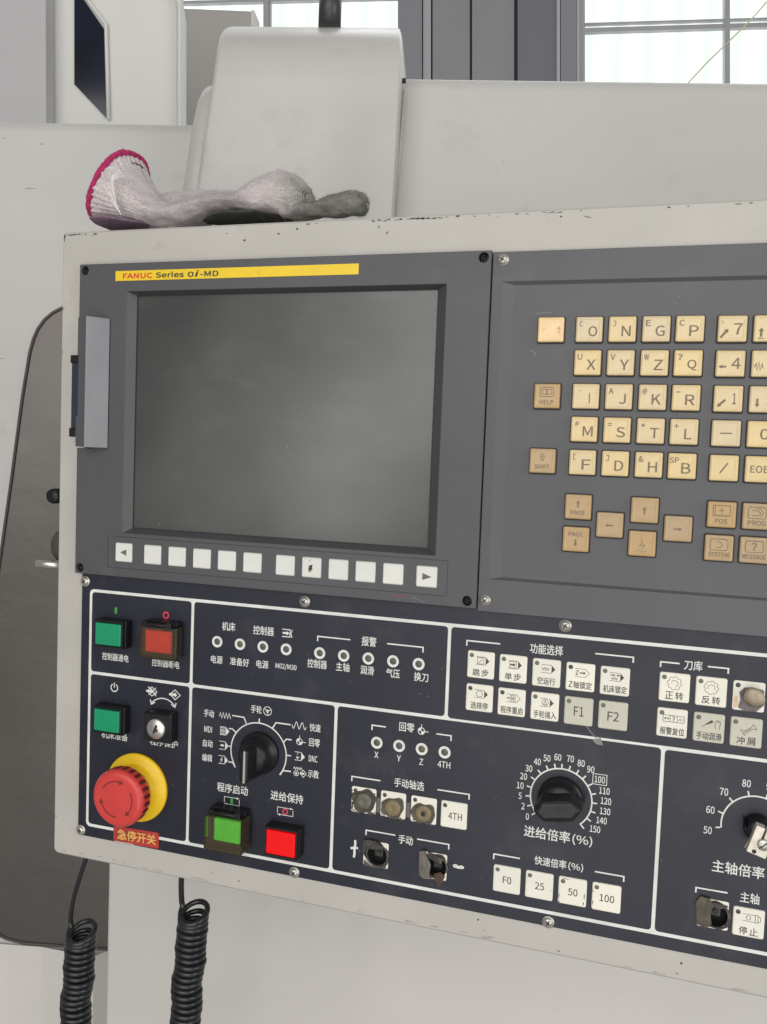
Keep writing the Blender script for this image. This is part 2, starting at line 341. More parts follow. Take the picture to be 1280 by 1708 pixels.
obj('screen_surround', sl, BEZEL, bez_o)
# dark seam at the foot of the slope and the screen itself
se = MB(); se.plate([(44.4, 20.8), (258.8, 20.8), (258.8, 182.2), (44.4, 182.2)], [[(46, 22.4), (257.2, 22.4), (257.2, 180.6), (46, 180.6)]], None, -2.1); obj('screen_gasket', se, GROOVE, bez_o)
m = bpy.data.materials.new('matt_screen_glass'); m.use_nodes = True; nt = m.node_tree; b = nt.nodes['Principled BSDF']
tc = nt.nodes.new('ShaderNodeTexCoord')
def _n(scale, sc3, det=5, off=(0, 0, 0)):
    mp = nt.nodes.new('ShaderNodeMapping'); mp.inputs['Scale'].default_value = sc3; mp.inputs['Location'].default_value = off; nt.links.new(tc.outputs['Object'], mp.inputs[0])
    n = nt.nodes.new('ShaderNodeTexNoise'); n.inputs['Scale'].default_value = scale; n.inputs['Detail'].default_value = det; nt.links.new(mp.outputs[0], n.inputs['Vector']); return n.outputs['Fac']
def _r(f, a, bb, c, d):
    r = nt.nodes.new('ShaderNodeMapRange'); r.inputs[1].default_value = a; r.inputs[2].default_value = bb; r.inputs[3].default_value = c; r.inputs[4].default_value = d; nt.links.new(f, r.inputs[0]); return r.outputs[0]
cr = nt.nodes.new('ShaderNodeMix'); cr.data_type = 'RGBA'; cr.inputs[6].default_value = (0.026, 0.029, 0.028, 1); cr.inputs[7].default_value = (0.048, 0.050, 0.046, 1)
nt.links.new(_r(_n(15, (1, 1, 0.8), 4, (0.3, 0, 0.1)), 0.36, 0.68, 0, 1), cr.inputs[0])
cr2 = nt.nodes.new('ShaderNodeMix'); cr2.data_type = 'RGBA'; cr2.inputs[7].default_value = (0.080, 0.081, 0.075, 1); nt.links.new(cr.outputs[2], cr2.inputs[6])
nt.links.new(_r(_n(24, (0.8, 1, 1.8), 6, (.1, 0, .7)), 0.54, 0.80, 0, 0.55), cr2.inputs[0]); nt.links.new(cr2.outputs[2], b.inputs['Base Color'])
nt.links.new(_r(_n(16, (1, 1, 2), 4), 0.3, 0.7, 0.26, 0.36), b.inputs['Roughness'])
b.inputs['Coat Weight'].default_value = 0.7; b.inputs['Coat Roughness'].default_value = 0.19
SCR = m
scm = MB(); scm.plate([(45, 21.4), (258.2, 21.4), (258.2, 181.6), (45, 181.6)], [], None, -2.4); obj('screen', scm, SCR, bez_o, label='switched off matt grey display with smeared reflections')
sp = MB()
for k in range(16): chip(sp, random.gauss(172, 12), random.gauss(128, 7), random.uniform(.15, .5), random.uniform(.15, .4), -2.36)
chip(sp, 160, 121, 1.2, .5, -2.35); chip(sp, 66, 177, .6, .6, -2.35)
obj('screen_specks', sp, mat('dust_speck', (0.23, 0.23, 0.21), .8), bez_o, kind='stuff')
# corner screws deep in their holes
for i, (x, y) in enumerate(hl):
    c = MB().lathe([(3.05, 3.6), (3.05, -1.0), (0.1, -1.0)], 20, cap0=False); obj('screw_well', c, BLACKM, bez_o, (x, y, 0))
    s = MB().lathe([(2.4, -1), (2.4, 0.9), (2.0, 1.2), (1.3, 1.2), (1.2, -.2), (.1, -.2)], 20, cap0=False); obj('socket_screw', s, BLACK, bez_o, (x, y, 0))
# brand strip
ys = MB(); ys.plate(rr(LX(206.2) - LX(29.3), 6.6, .2, 2), [], D1, D1 + .35)
ylab = obj('title_strip', ys, YEL, bez_o, ((LX(206.2) + LX(29.3)) / 2, LY(8.7), 0))
t = MB(); text(t, 'FANUC', LX(46.8), LY(8.9), 3.4, 22.6, D1 + .42, fat=0.020); obj('red_lettering', t, RED, ylab)
t = MB(); text(t, 'Series', LX(71.6), LY(8.8), 3.5, 21, D1 + .42, fat=0.018); text(t, '0', LX(87.6), LY(9.0), 3.3, 4.1, D1 + .42, fat=.018)
text(t, 'i', LX(92.2), LY(8.6), 4.0, 1.9, D1 + .43, fat=.012, shear=.35); text(t, '-MD', LX(101.5), LY(8.9), 3.3, 13.2, D1 + .42, fat=.018); obj('dark_lettering', t, mat('title_ink', (0.05, 0.045, 0.02), .5), ylab)
# soft key strip
g = MB(); g.stroke([(p[0], p[1]) for p in rr(LX(271.3) - LX(27), LY(209.5) - LY(187.5), 1.2, 3, (LX(27) + LX(271.3)) / 2, (LY(187.5) + LY(209.5)) / 2)], .38, D1 + .03, closed=True)
obj('engraved_outline', g, GROOVE, bez_o)
skm = rbox(12.9, 12.6, .9, ((0, 0), (0, .35), (.35, .7), (.9, .72), (1.0, .62)), 3).mesh('soft_key', SOFT)
skl = MB().plate(rr(13.6, 13.3, 1.1, 3), [], None, .04).mesh('soft_key_rim', mat('soft_key_grey_rim', (0.30, 0.30, 0.28), .6))  # plain grey border around each soft key
for i, x in enumerate([40.2, 63.1, 82.2, 101.2, 120.0, 138.8, 162.5, 181.1, 199.6, 218.0, 236.4, 258.2]):
    w = (LX(x), LY(198.3), D1)
    k = obj('soft_key', skm, None, bez_o, w)
    obj('soft_key_rim', skl, None, k, w)
    if i == 0: obj('arrow_mark', MB().poly([(-2.6, 0), (2.3, -2.2), (2.3, 2.2)], .74), mat('arrow_ink', (0.12, 0.12, 0.12), .5), k, w)
    if i == 11: obj('arrow_mark', MB().poly([(3.2, 0), (-2.6, -2.2), (-2.6, 2.2)], .74), mat('arrow_ink', (0.12, 0.12, 0.12), .5), k, w)
    if i == 7:
        q = MB(); chip(q, -.6, 0.4, 1.1, 2.3, .75, 14, .35)
        for _ in range(7): chip(q, random.uniform(-2, 1), random.uniform(-5, 3.5), .3, .3, .74)
        obj('burn_mark', q, mat('burnt_hole', (.02, .016, .01), .8), k, w)
        q = MB(); chip(q, -.6, .4, 2.0, 3.0, .735, 14, .35); obj('burn_stain', q, mat('burn_stain', (.30, .24, .14), .7), k, w); k['label'] = 'soft key with a small burnt hole'
# red pen scribble at the bottom edge
g = MB(); g.stroke([(LX(234 + i * .9), LY(212 + .35 * math.sin(i * 2.2))) for i in range(16)], .35, D1 + .03); obj('red_scribble', g, mat('red_pen', (.30, .03, .05), .6), bez_o)
g = MB(); g.stroke([(LX(249), LY(211.6)), (LX(254), LY(213.2)), (LX(258), LY(215))], .12, D1 + .03); obj('scratch', g, mat('scratch_grey', (.35, .34, .33), .6), bez_o)
# card slot door: stands off the left side of the bezel, with the black card frame behind it
def prism(sec, ya, yb):
    return MB().loft([[(p[0], ya, p[1]) for p in sec], [(p[0], yb, p[1]) for p in sec]], True, True)
cdo = obj('card_slot_cover', prism([(13.2, 3.9), (13.2, 17.6), (19.9, 17.9), (27.2, 4.6), (27.2, 3.9)], 38.8, 126.0), BEZEL, PANEL, bevel=.3)
obj('cover_lip', prism([(11.8, 3.8), (11.8, 16.6), (12.4, 17.3), (13.4, 17.4), (13.4, 3.8)], 39.0, 64.5), BEZEL, cdo, bevel=.25)
obj('cover_lip', prism([(11.2, 3.8), (11.2, 16.6), (11.8, 17.3), (13.4, 17.4), (13.4, 3.8)], 105.5, 126.0), BEZEL, cdo, bevel=.25)
obj('cover_face', prism([(19.2, 17.7), (19.4, 18.6), (20.3, 18.5), (28.6, 4.8), (28.0, 4.3)], 38.3, 126.4), SILV, cdo, bevel=.2)
k = MB().box(1.0, 65.5, -1, 6.2, 118.5, 8.5); k.box(6.2, 65.0, -1, 12, 119, 9.5)
obj('card_adapter', k, mat('navy_black_plastic', (.018, .022, .042), .35), PANEL, bevel=.5)
k = MB().box(.6, 63.4, -1, 10, 69, 9.7); k.box(.3, 113.4, -1, 9.5, 119.6, 9.7); obj('adapter_clip', k, BLACK, PANEL, bevel=.7)
# ---------------- keypad unit ------------------------------------------------------------------------
D2 = 2.0
x0, y0, x1, y1 = 291.4, 1.6, 610, 216.4
rec = [(297.4, 19.2), (600, 19.2), (600, 196.4), (297.4, 196.4)]
flo = [(304.6, 21.0), (592, 21.0), (592, 194.9), (304.6, 194.9)]
kp = MB(); kp.plate([(x0, y0), (x1, y0), (x1, y1), (x0, y1)], [rec], -1, D2)
kp.loft([[(p[0], p[1], d) for p in l] for l, d in ((rec, D2), (flo, D2 - 1.7))], False, False)
kp.plate(flo, [], None, D2 - 1.7)
kp_o = obj('keypad_plate', kp, KEYPL, PANEL, bevel=.25)
KD = D2 - 1.7
cross_screw(PANEL, 297.3, 6.2, D2, 2.9, .5); cross_screw(PANEL, 295.9, 209.6, D2, 2.7, .9)
KW, KH = 15.0, 14.3
kring = rbox(KW + 1.5, KH + 1.5, 1.1, ((0, 0), (0, .12)), 3).mesh('key_gap', GROOVE)
kprof = ((0, 0), (0, 2.4), (.3, 2.95), (1.0, 3.2), (1.55, 3.2), (1.75, 3.06), (2.1, 3.06))
km = {q: rbox(KW, KH, .9, kprof, 3).mesh('key', M_) for q, M_ in (('i', KEYC), ('t', KEYT), ('o', KEYO))}
LD = 3.2
def key(kind, x, y, parts, label=None, ink=None):
    k = obj('key', km[kind], None, PANEL, (x, y, KD), label=label)
    obj('key_gap', kring, None, k, (x, y + .15, KD))
    t = MB(); fn_apply(t, parts)
    if t.v: obj('legend', t, ink or KINK, k, (x, y, KD))
    return k
def fn_apply(t, parts):
    for p in parts:
        if p[0] == 'T': text(t, p[1], p[2], p[3], p[4], p[5] if len(p) > 5 else None, LD + .012 * (len(t.v) % 3), fat=p[6] * 3 if len(p) > 6 else .006)
        elif p[0] == 'S': t.stroke(p[1], p[2], LD + .012 * (len(t.v) % 4), closed=len(p) > 3)
        elif p[0] == 'P': t.poly(p[1], LD + .02)
WID = {'I': .45, 'J': 3.6, 'L': 3.8, 'M': 5.6, 'W': 6}
def two(a, b):
    out = [('T', b, 2.2, 1.2, 5.8, WID.get(b, 4.9))]
    if a in '()[]': 
        sgn = 1 if a in ')]' else -1
        out.append(('S', ([(-4.4 - sgn * .7, -4.6), (-4.4 + sgn * .7, -4.3 if a in '()' else -4.6), (-4.4 + sgn * .7, -2.0 if a in '()' else -1.7), (-4.4 - sgn * .7, -1.7)]), .4))
    elif a == '.': out.append(('P', circ(-3.4, -3.0, .35, 8)))
    elif a in '-=+*#': out.append(('T', a, -4.1, -3.1, {'-': .4, '=': 1.4, '+': 2.3, '*': 1.9, '#': 2.4}[a], {'-': 2.2, '=': 2.2, '+': 2.3, '*': 1.9, '#': 2.2}[a]))
    else: out.append(('T', a, -4.3, -3.2, 3.2, 5.0 if a == 'SP' else 2.6))
    return out
cols = [349.5, 368.0, 386.5, 404.5]; rows = [47.5, 66.5, 85.8, 104.8, 124.0]
grid = [['(O', ')N', 'EG', 'CP'], ['UX', 'VY', 'WZ', '?Q'], ['.I', 'AJ', '@K', '-R'], ['#M', '=S', '*T', '+L'], ['[F', ']D', '&H', ('SP', 'B')]]
for r_, row in enumerate(grid):
    for c_, kk in enumerate(row):
        key('i', cols[c_] + (r_ - 2) * .0, rows[r_], two(kk[0], kk[1]))
def arrow(x0, y0, x1, y1, w=.9, hw=2.2, hl_=1.9, outline=False):
    a, b_ = Vector((x0, y0)), Vector((x1, y1)); t_ = (b_ - a).normalized(); n_ = Vector((-t_.y, t_.x)); h_ = b_ - t_ * hl_
    pts = [a + n_ * w / 2, h_ + n_ * w / 2, h_ + n_ * hw / 2, b_, h_ - n_ * hw / 2, h_ - n_ * w / 2, a - n_ * w / 2]
    return [(p.x, p.y) for p in pts]
rt = [426.6, 445.0]
num = [[[('T', '7', 3.0, .2, 6, 4.4), ('P', arrow(-6, 5, -2, 0.2, 1.2, 2.8)), ('S', [(-5.6, -4.5), (-5.2, -3.4), (-4.6, -2.9)], .3)], [('T', '8', 3.2, .2, 6, 4.2), ('P', arrow(-3.6, 4.6, -3.6, -.4, 1.2, 2.8)), ('S', [(-5, 5.4), (-2.2, 5.4)], .5)]],
       [[('T', '4', 3.0, .0, 6, 4.6), ('P', arrow(-2, 1.8, -6, 1.8, 1.0, 2.2))], [('T', '5', 3.4, 0, 6, 4.2), ('S', [(-6.0, 2), (-5.2, 0), (-4.6, 3.8), (-3.8, -.6), (-3, 3.8), (-2.2, 0), (-1.6, 2.6)], .5)]],
       [[('T', '1', 3.2, 0, 6, 2.0), ('P', arrow(-1.4, .6, -5.6, 4.6, 1.2, 2.6))], [('T', '2', 3.4, 0, 6, 4.2), ('P', arrow(-3.4, -.2, -3.4, 4.6, 1.1, 2.4))]],
       [[('P', [(-3.1, -.3), (3.1, -.3), (3.1, .35), (-3.1, .35)])], [('T', '0', 1.4, 0, 5.8, 4.6)]],
       [[('S', [(-2.0, 2.9), (2.0, -2.9)], .75)], [('T', 'EOB', 0, 0, 3.9, 9.4)]]]
for r_ in range(5):
    for c_ in range(2): key('i', rt[c_], rows[r_] + .2, num[r_][c_])
# left column
key('o', 327.6, 47.5, [('S', [(-4.8, -.4), (-3, -.4)], .25), ('S', [(3.6, -.6), (5.6, -.6)], .35), ('S', [(4.8, -1.8), (4.8, 2.6)], .35)], label='worn orange reset key with its print rubbed off', ink=mat('rubbed_ink', (.50, .27, .10), .6))
key('t', 327.2, 86.0, [('S', [(p[0], p[1]) for p in rr(8.0, 5.2, .9, 3, 0, -2.2)], .4, 1), ('S', [(-2.8, -3.8), (-.2, -3.6), (-.2, -.9), (-2.8, -1.1)], .35, 1), ('S', [(.2, -3.6), (2.8, -3.8), (2.8, -1.1), (.2, -.9)], .35, 1), ('T', 'HELP', 0, 3.6, 2.5, 8.0)])
AUP = [(-.6, -.4), (-.6, -1.6 - .9), (-1.4, -2.5), (0, -4.3), (1.4, -2.5), (.6, -2.5), (.6, -.4)]
key('t', 326.4, 124.0, [('S', AUP, .35, 1), ('T', 'SHIFT', 0, 3.4, 2.5, 8.4)])
key('t', 348.4, 150.0, [('P', arrow(0, .4, 0, -4.0, .9, 2.4)), ('T', 'PAGE', 0, 3.3, 2.5, 8.2)])
key('t', 348.0, 169.0, [('P', arrow(0, 0, 0, 4.2, .9, 2.4)), ('T', 'PAGE', 0, -3.0, 2.5, 8.2)])
key('t', 366.8, 159.5, [('P', arrow(2.2, .2, -2.6, .2, .7, 2.0))])
key('t', 385.7, 149.9, [('P', arrow(0, 2.4, 0, -2.2, .8, 2.2))])
key('t', 385.3, 169.1, [('S', [(-.4, -3), (.2, -1), (-1.2, 1.2), (1.6, .6), (.2, 3)], .35), ('S', [(-3, 4.6), (-1, 3.4), (1, 4.8), (3, 3.6)], .2)], label='cursor key with its arrow scratched away')
key('t', 404.3, 159.4, [('P', arrow(-2.4, .2, 2.4, .2, .7, 2.0))])
RRB = [(p[0], p[1]) for p in rr(9.2, 6.2, 1.2, 3, 0, -1.9)]
key('t', 426.9, 150.1, [('S', [(-4.4, -5), (4.4, -5), (4.4, .8), (-4.4, .8)], .38, 1), ('S', [(-1.6, -2.2), (1.6, -2.2)], .35), ('S', [(0, -3.8), (0, -.6)], .35), ('S', [(-3.4, -4.4), (-3.4, .2), (3.4, .2)], .3), ('T', 'POS', 0, 3.6, 2.6, 6.2)])
key('t', 445.2, 150.1, [('S', RRB, .38, 1), ('S', [(-2.6, -3.2), (.6, -3.2), (1.8, -1.8), (.6, -.4), (-2.6, -.4)], .38), ('S', [(-.8, -4.2), (1.6, -4.2), (3.2, -1.8), (1.6, .2)], .35), ('T', 'PROG', 0, 3.6, 2.6, 9.0)])
key('t', 426.5, 168.8, [('S', RRB, .38, 1), ('S', [(-1.0, -3.6), (1.0, -3.2), (1.9, -1.9), (.8, -.4), (-1.4, -.2)], .38), ('T', 'SYSTEM', 0, 3.6, 2.6, 10.6)])
key('t', 444.8, 168.8, [('S', RRB, .38, 1), ('T', '?', 0, -1.9, 4.2, 2.6), ('T', 'MESSAGE', 0, 3.6, 2.6, 12.0)])
# a few scuffs on the plate
g = MB(); g.stroke([(318, 37.6), (327, 37.2)], .25, KD + .03); g.stroke([(316, 59), (319, 61), (318, 63)], .3, KD + .03)
for k in range(8): chip(g, random.uniform(312, 340), random.uniform(52, 78), .25, .25, KD + .03)
for p in [(385, 7), (430, 150), (398, 30), (355, 205)]: chip(g, p[0], p[1], .5, .5, D2 + .03)
obj('scuff_marks', g, mat('scuff', (.25, .25, .26), .7), kp_o, kind='stuff')
# ---------------- operator plate ---------------------------------------------------------------------
jog = [(232.2, 379.6), (270.6, 380.2)]; spj = (435.4, 378.6)
HOL = [circ(jog[0][0] + .6, jog[0][1] + .4, 6.7, 20), circ(jog[1][0] + 1.5, jog[1][1] + .3, 6.2, 20), circ(spj[0] + 1.6, spj[1] + .2, 7.2, 20)]
pl = MB(); pl.plate([(6.2, 214), (XR - 10, 214), (XR - 10, 405), (6.2, 405)], HOL, -1.8, 0)
pl_o = obj('operator_plate', pl, NAVY, PANEL, bevel=.3)
wl = MB(); wl.plate(rr(XR - 20 - 13, 397.3 - 226.0, 3.5, 5, (XR - 20 + 13) / 2, (397.3 + 226) / 2), HOL, None, .08); obj('white_border_lines', wl, WHITE, pl_o)
LW = 1.05
def cell(xa, ya, xb, yb, d, holes=()):
    m = MB(); m.plate(rr(xb - xa - 2 * LW, yb - ya - 2 * LW, 2.2, 4, (xa + xb) / 2, (ya + yb) / 2), holes, None, d); obj('navy_field', m, NAVY, pl_o)
XE = XR - 21
cell(14, 227, 95.3, 285.6, .16); cell(95.3, 227, 274.3, 285.6, .16); cell(274.3, 227, XE, 286.2, .16)
cell(14, 285.6, 95.3, 396.2, .16); cell(95.3, 285.6, 201.5, 396.2, .16); cell(201.5, 285.6, 403.3, 396.2, .16, HOL[:2]); cell(403.3, 286.2, XE, 396.2, .16, HOL[2:])
for i, (x, y) in enumerate([(9.0, 221.0), (177.0, 220.9), (344.2, 220.9), (8.8, 401.2), (175.8, 402.0), (343.0, 402.2)]): cross_screw(PANEL, x, y, .02, 3.0, random.uniform(0, 1.5))
DP = .22
def word(s, x, y, w, h, material=WHITE, fat=.012, name='printed_word'):
    t = MB(); text(t, s, 0, 0, h, w, DP, fat=fat); return obj(name, t, material, pl_o, (x, y, 0))
WORDS = [('控制器通电', 34.9, 272.6, 21.5, 5.2), ('控制器断电', 75.2, 272.8, 21.5, 5.2), ('机床准备', 35.6, 328.6, 21.5, 5.4), ('程序保护', 75.2, 328.2, 22, 5.4),
         ('机床', 122.7, 242.4, 9.8, 5.8), ('控制器', 148.4, 242.8, 15, 5.8), ('电源', 114.4, 265.7, 8.7, 5.3), ('准备好', 131.5, 265.5, 14, 5.3), ('电源', 148.2, 265.3, 8.7, 5.3), ('M02/M30', 165.3, 265.2, 15, 4.2),
         ('控制器', 187.2, 260.8, 13.5, 5.6), ('主轴', 204.9, 260.9, 9.2, 5.6), ('润滑', 221.6, 261.2, 9, 5.6), ('气压', 238.8, 261.2, 9, 5.6), ('换刀', 257.3, 261.5, 9.2, 5.6), ('报警', 222.1, 242.6, 9.8, 6),
         ('手动', 109.6, 303.2, 7.6, 5), ('MDI', 109.3, 314.2, 5.8, 4.2), ('自动', 109.3, 324.0, 7.4, 5), ('编辑', 109.1, 334.0, 7.6, 5), ('手轮', 144.8, 296.0, 7.8, 5.2),
         ('快速', 187.3, 303.0, 7.6, 5.2), ('回零', 187.2, 313.0, 7.6, 5.2), ('DNC', 186.6, 323.7, 6.0, 4.2), ('示教', 187.1, 333.8, 7.6, 5.2),
         ('程序启动', 128.8, 352.6, 23, 6.2), ('进给保持', 168.9, 352.2, 23.3, 6.2), ('回零', 249.3, 294.6, 9.8, 5.6), ('X', 229.9, 314.9, 2.5, 3.9), ('Y', 244.9, 315.1, 2.5, 3.9), ('Z', 259.6, 315.2, 2.4, 3.9), ('4TH', 274.3, 314.9, 8, 4.0),
         ('手动轴选', 252.3, 330.7, 19.6, 5.7), ('手动', 251.5, 366.9, 9.4, 5.7), ('功能选择', 333.9, 236.2, 19.6, 6), ('刀库', 416.9, 236.8, 9.8, 5.6),
         ('进给倍率', 339.6, 348.2, 27.5, 7.0), ('(%)', 360.6, 348.6, 11.5, 6.6), ('快速倍率', 342.6, 365.2, 19.0, 5.4), ('(%)', 357.6, 365.4, 8.6, 5.2), ('主轴倍率', 447.3, 350.4, 27.6, 7.0), ('(%)', 468.4, 350.6, 11.5, 6.6), ('主轴', 454.3, 365.8, 10, 6)]
for s, x, y, w, h in WORDS: word(s, x, y, w, h, fat=.006 if s[0] in '(XYZM4D' else .010)
def lines(name, strokes, w=.85, material=WHITE, loc=(0, 0, 0)):
    m = MB()
    for i, s_ in enumerate(strokes): m.stroke(s_, w, DP + .012 * (i % 5))
    return obj(name, m, material, pl_o, loc)
def bracket(xa, xb, xc, xd, y, drop=3.2): lines('bracket_line', [[(xa, y + drop), (xa, y), (xb, y)]], .85); lines('bracket_line', [[(xc, y), (xd, y), (xd, y + drop)]], .85)
bracket(187.0, 209.5, 234.2, 257.8, 242.7); bracket(285.4, 306.0, 362.3, 384.0, 235.6); bracket(399.2, 409.5, 424.7, 435.6, 236.5, 3.0)
bracket(226.3, 235.5, 268.6, 278.1, 296.1); bracket(213.9, 233.2, 270.8, 291.1, 331.3); bracket(224.9, 244.6, 259.0, 279.6, 365.0); bracket(308.1, 324.2, 368.8, 385.5, 366.0)
lines('bracket_line', [[(425.6, 367.9), (425.6, 365.0), (442.5, 365.0)]])
# LED rings
ringm = MB().loft([[(r * math.cos(2 * math.pi * i / 28), r * math.sin(2 * math.pi * i / 28), d) for i in range(28)] for r, d in ((3.85, 0), (3.85, .3), (2.3, .31), (2.1, -.1))], False, False, False).mesh('lamp_ring', WHITE)
lens = [MB().lathe([(2.3, -.1), (2.2, .12), (1.4, .3), (.1, .36)], 20).mesh('lamp_lens', q) for q in (LEDC, LEDD, LED)]
for i, (x, y) in enumerate([(x, 253.5) for x in (114.5, 131.5, 148.3, 165.1, 188.8, 205.4, 222.1, 238.6, 255.4)] + [(x, 307.0) for x in (229.9, 244.8, 259.6, 274.4)]):
    o = obj('indicator_lamp', ringm, None, PANEL, (x, y, .2)); obj('lamp_lens', lens[(0, 1, 2, 0, 2, 2, 2, 2, 2, 2, 0, 1, 2)[i]], None, o, (x, y, .2))
# printed pictograms
def icon(name, strokes, x, y, w=.45, polys=(), material=WHITE):
    m = MB()
    for i, s_ in enumerate(strokes):
        cl = s_[0] == s_[-1] and len(s_) > 3
        m.stroke(s_[:-1] if cl else s_, w, DP + .012 * (i % 6), closed=cl)
    for i, p in enumerate(polys): m.poly(p, DP + .07 + .01 * i)
    return obj(name, m, material, pl_o, (x, y, 0))
def cl(p): return list(p) + [p[0]]
icon('power_symbol', [arc(0, 0, 2.7, 120, 420, 20), [(0, -3.6), (0, 0)]], 34.6, 294.3, .75)
icon('green_bar_symbol', [], 34.7, 239.5, .4, [rr(2.0, 4.6, .6, 3)], GREENP)
icon('red_ring_symbol', [cl(circ(0, 0, 2.0, 20))], 74.6, 239.2, 1.1, material=REDP)
icon('arc_arrows', [arc(0, 8.6, 11.8, 140, 40, 18), [(-10.2, -1.2), (-9.3, 1.9), (-6.4, .3)], [(10.2, -1.2), (9.3, 1.9), (6.4, .3)]], 74.0, 300.4, .8)
icon('locked_program_symbol', [cl([(0, -3.2), (4, 0), (0, 3.2), (-4, 0)]), [(-3.2, -3), (3.2, 3)], [(-2, -2.9), (3.6, 2)], [(3.2, -3), (-2.6, 2.6)]], 65.0, 293.4, .55, [arrow(-4.6, 0, 1, 0, 1.4, 3.4)])
icon('program_symbol', [cl([(0, -3.4), (4, 0), (0, 3.4), (-4, 0)])], 83.2, 293.6, .55, [arrow(-4.6, 0, 1.6, 0, 1.6, 3.8)])
icon('program_end_symbol', [[(-3.6, -2.4), (2.0, -2.4), (2.0, 2.4), (-3.6, 2.4)], [(3.6, -2.6), (2.6, 0), (3.6, 2.6)]], 165.4, 242.8, .6, [arrow(-3.2, 0, 1.6, 0, 1.3, 3.0)])
icon('zigzag_symbol', [[(-4.4, 1)] + [(-3.7 + i * 1.1, (-1.8 if i % 2 == 0 else 1.8)) for i in range(8)]], 122.0, 303.2, .45)
def blk(x, y, extra, polys=()): icon('block_symbol', [[(-3.4, -2.7), (1.2, -2.7)], [(-3.4, 2.7), (1.2, 2.7)]] + extra, x, y, .4, [[(1.2, -2.9), (3.8, 0), (1.2, 2.9)]] + list(polys))
blk(121.6, 313.8, [cl([(-2.9, -2.0), (.6, -2.0), (.6, 2.0), (-2.9, 2.0)]), cl(circ(-1.2, 0, 1.1, 8)), [(-2, 0), (-.4, 0)]])
blk(121.3, 323.8, [], [arrow(-2.4, 0, .8, 0, .9, 2.2)])
blk(121.2, 333.7, [[(-.4, -1.8), (-1.8, .1), (-.6, 0), (-1.9, 1.8)]])
icon('handwheel_symbol', [cl(circ(0, 0, 2.9, 22)), [(0, 0), (2.6, -1.2)], [(0, 0), (-2.4, -1.4)], [(0, 0), (.2, 2.8)], cl(circ(0, 0, .9, 8))], 153.0, 296.2, .45)
icon('wave_symbol', [[(-5 + i * .5, 2.3 * math.sin(i * .5 * 1.55)) for i in range(21)]], 176.0, 303.0, .45)
ZERO = ([[(0, -4.2), (0, -2)], [(2, 0), (4.6, .2)], cl(circ(0, 0, 2.1, 18))], [[(0, 0), (0, -2), (-1.5, -1.4), (-2, 0)], [(0, 0), (0, 2), (1.5, 1.4), (2, 0)]])
icon('zero_return_symbol', ZERO[0], 176.6, 313.6, .45, ZERO[1]); icon('zero_return_symbol', ZERO[0], 258.9, 295.6, .5, ZERO[1])
blk(177.0, 323.4, [[(-1.4, -2), (-1.4, -1)], [(-2.4, .3), (-1.4, 1.8), (-.2, .3)], [(-1.4, 0), (-1.4, 1.6)]])
icon('teach_symbol', [[(-4.4, -1.6)] + [(-3.8 + i * .8, (-2.9 if i % 2 == 0 else -1.4)) for i in range(8)], cl(circ(-2.4, 1.2, 1.7, 14)), cl([(2.6, -1.6), (4.9, .8), (2.6, 3.2), (.3, .8)])], 177.4, 333.8, .42, [arrow(.6, .8, 3.9, .8, .9, 2.2), circ(-2.4, 1.2, .8, 8)])
FR = [[(-5.6, 1.8), (-5.6, -2.3), (5.6, -2.3)], [(5.6, -1.4), (5.6, 2.6), (-5.6, 2.6)]]
icon('cycle_start_symbol', FR, 128.6, 361.0, .4, [[(3.6, -3.1), (5.2, -2.3), (3.6, -1.5)], [(-3.6, 3.4), (-5.2, 2.6), (-3.6, 1.8)]]); icon('green_bar_symbol', [], 128.6, 361.1, .4, [rr(2.0, 3.8, .6, 3)], GREENP)
icon('feed_hold_symbol', FR, 168.0, 361.9, .4, [[(3.6, -3.1), (5.2, -2.3), (3.6, -1.5)], [(-3.6, 3.4), (-5.2, 2.6), (-3.6, 1.8)]]); icon('red_ring_symbol', [cl(circ(0, 0, 1.7, 18))], 168.0, 362.0, .8, material=REDP)
# hand painted + and - beside the two torn jog keys
icon('painted_plus', [[(0.3, -5.6), (.5, -3), (0, 0), (.2, 3), (-.2, 6.0)], [(-2.6, .3), (0, -.5), (2.4, -.6)]], 217.4, 378.4, 1.5); icon('painted_minus', [[(-3.6, 0.1), (-1.8, -.7), (0, .3), (1.6, -.5), (3.4, .1)], [(-3.2, .6), (0, 1.0), (3.2, .6)]], 286.4, 377.8, .95)
# scuff above the feed dial
g = MB(); g.stroke([(359.4, 279.4), (364.0, 284.4), (367.4, 288.2)], .5, DP + .05); g.poly([(363.5, 287.4), (368.0, 285.2), (369.6, 289.6), (366.0, 289.4)], DP + .06); obj('scuff_mark', g, mat('scuff_silver', (.22, .21, .19), .5), pl_o)
g = MB()
for p in [(157, 246), (257, 272), (221, 379 + .5), (406, 352.5), (208, 352), (244, 353), (262, 273), (84, 395)]: chip(g, p[0], p[1], .45, .35, DP + .05)
for k in range(46):
    x_, y_ = random.uniform(18, 460), random.uniform(230, 394); a_ = random.uniform(0, 6.28); l_ = random.uniform(1, 5); g.stroke([(x_, y_), (x_ + l_ * math.cos(a_), y_ + l_ * math.sin(a_))], .09, DP + .09)
obj('plate_specks', g, mat('dust_speck', (0.23, 0.23, 0.21), .8), pl_o, kind='stuff')
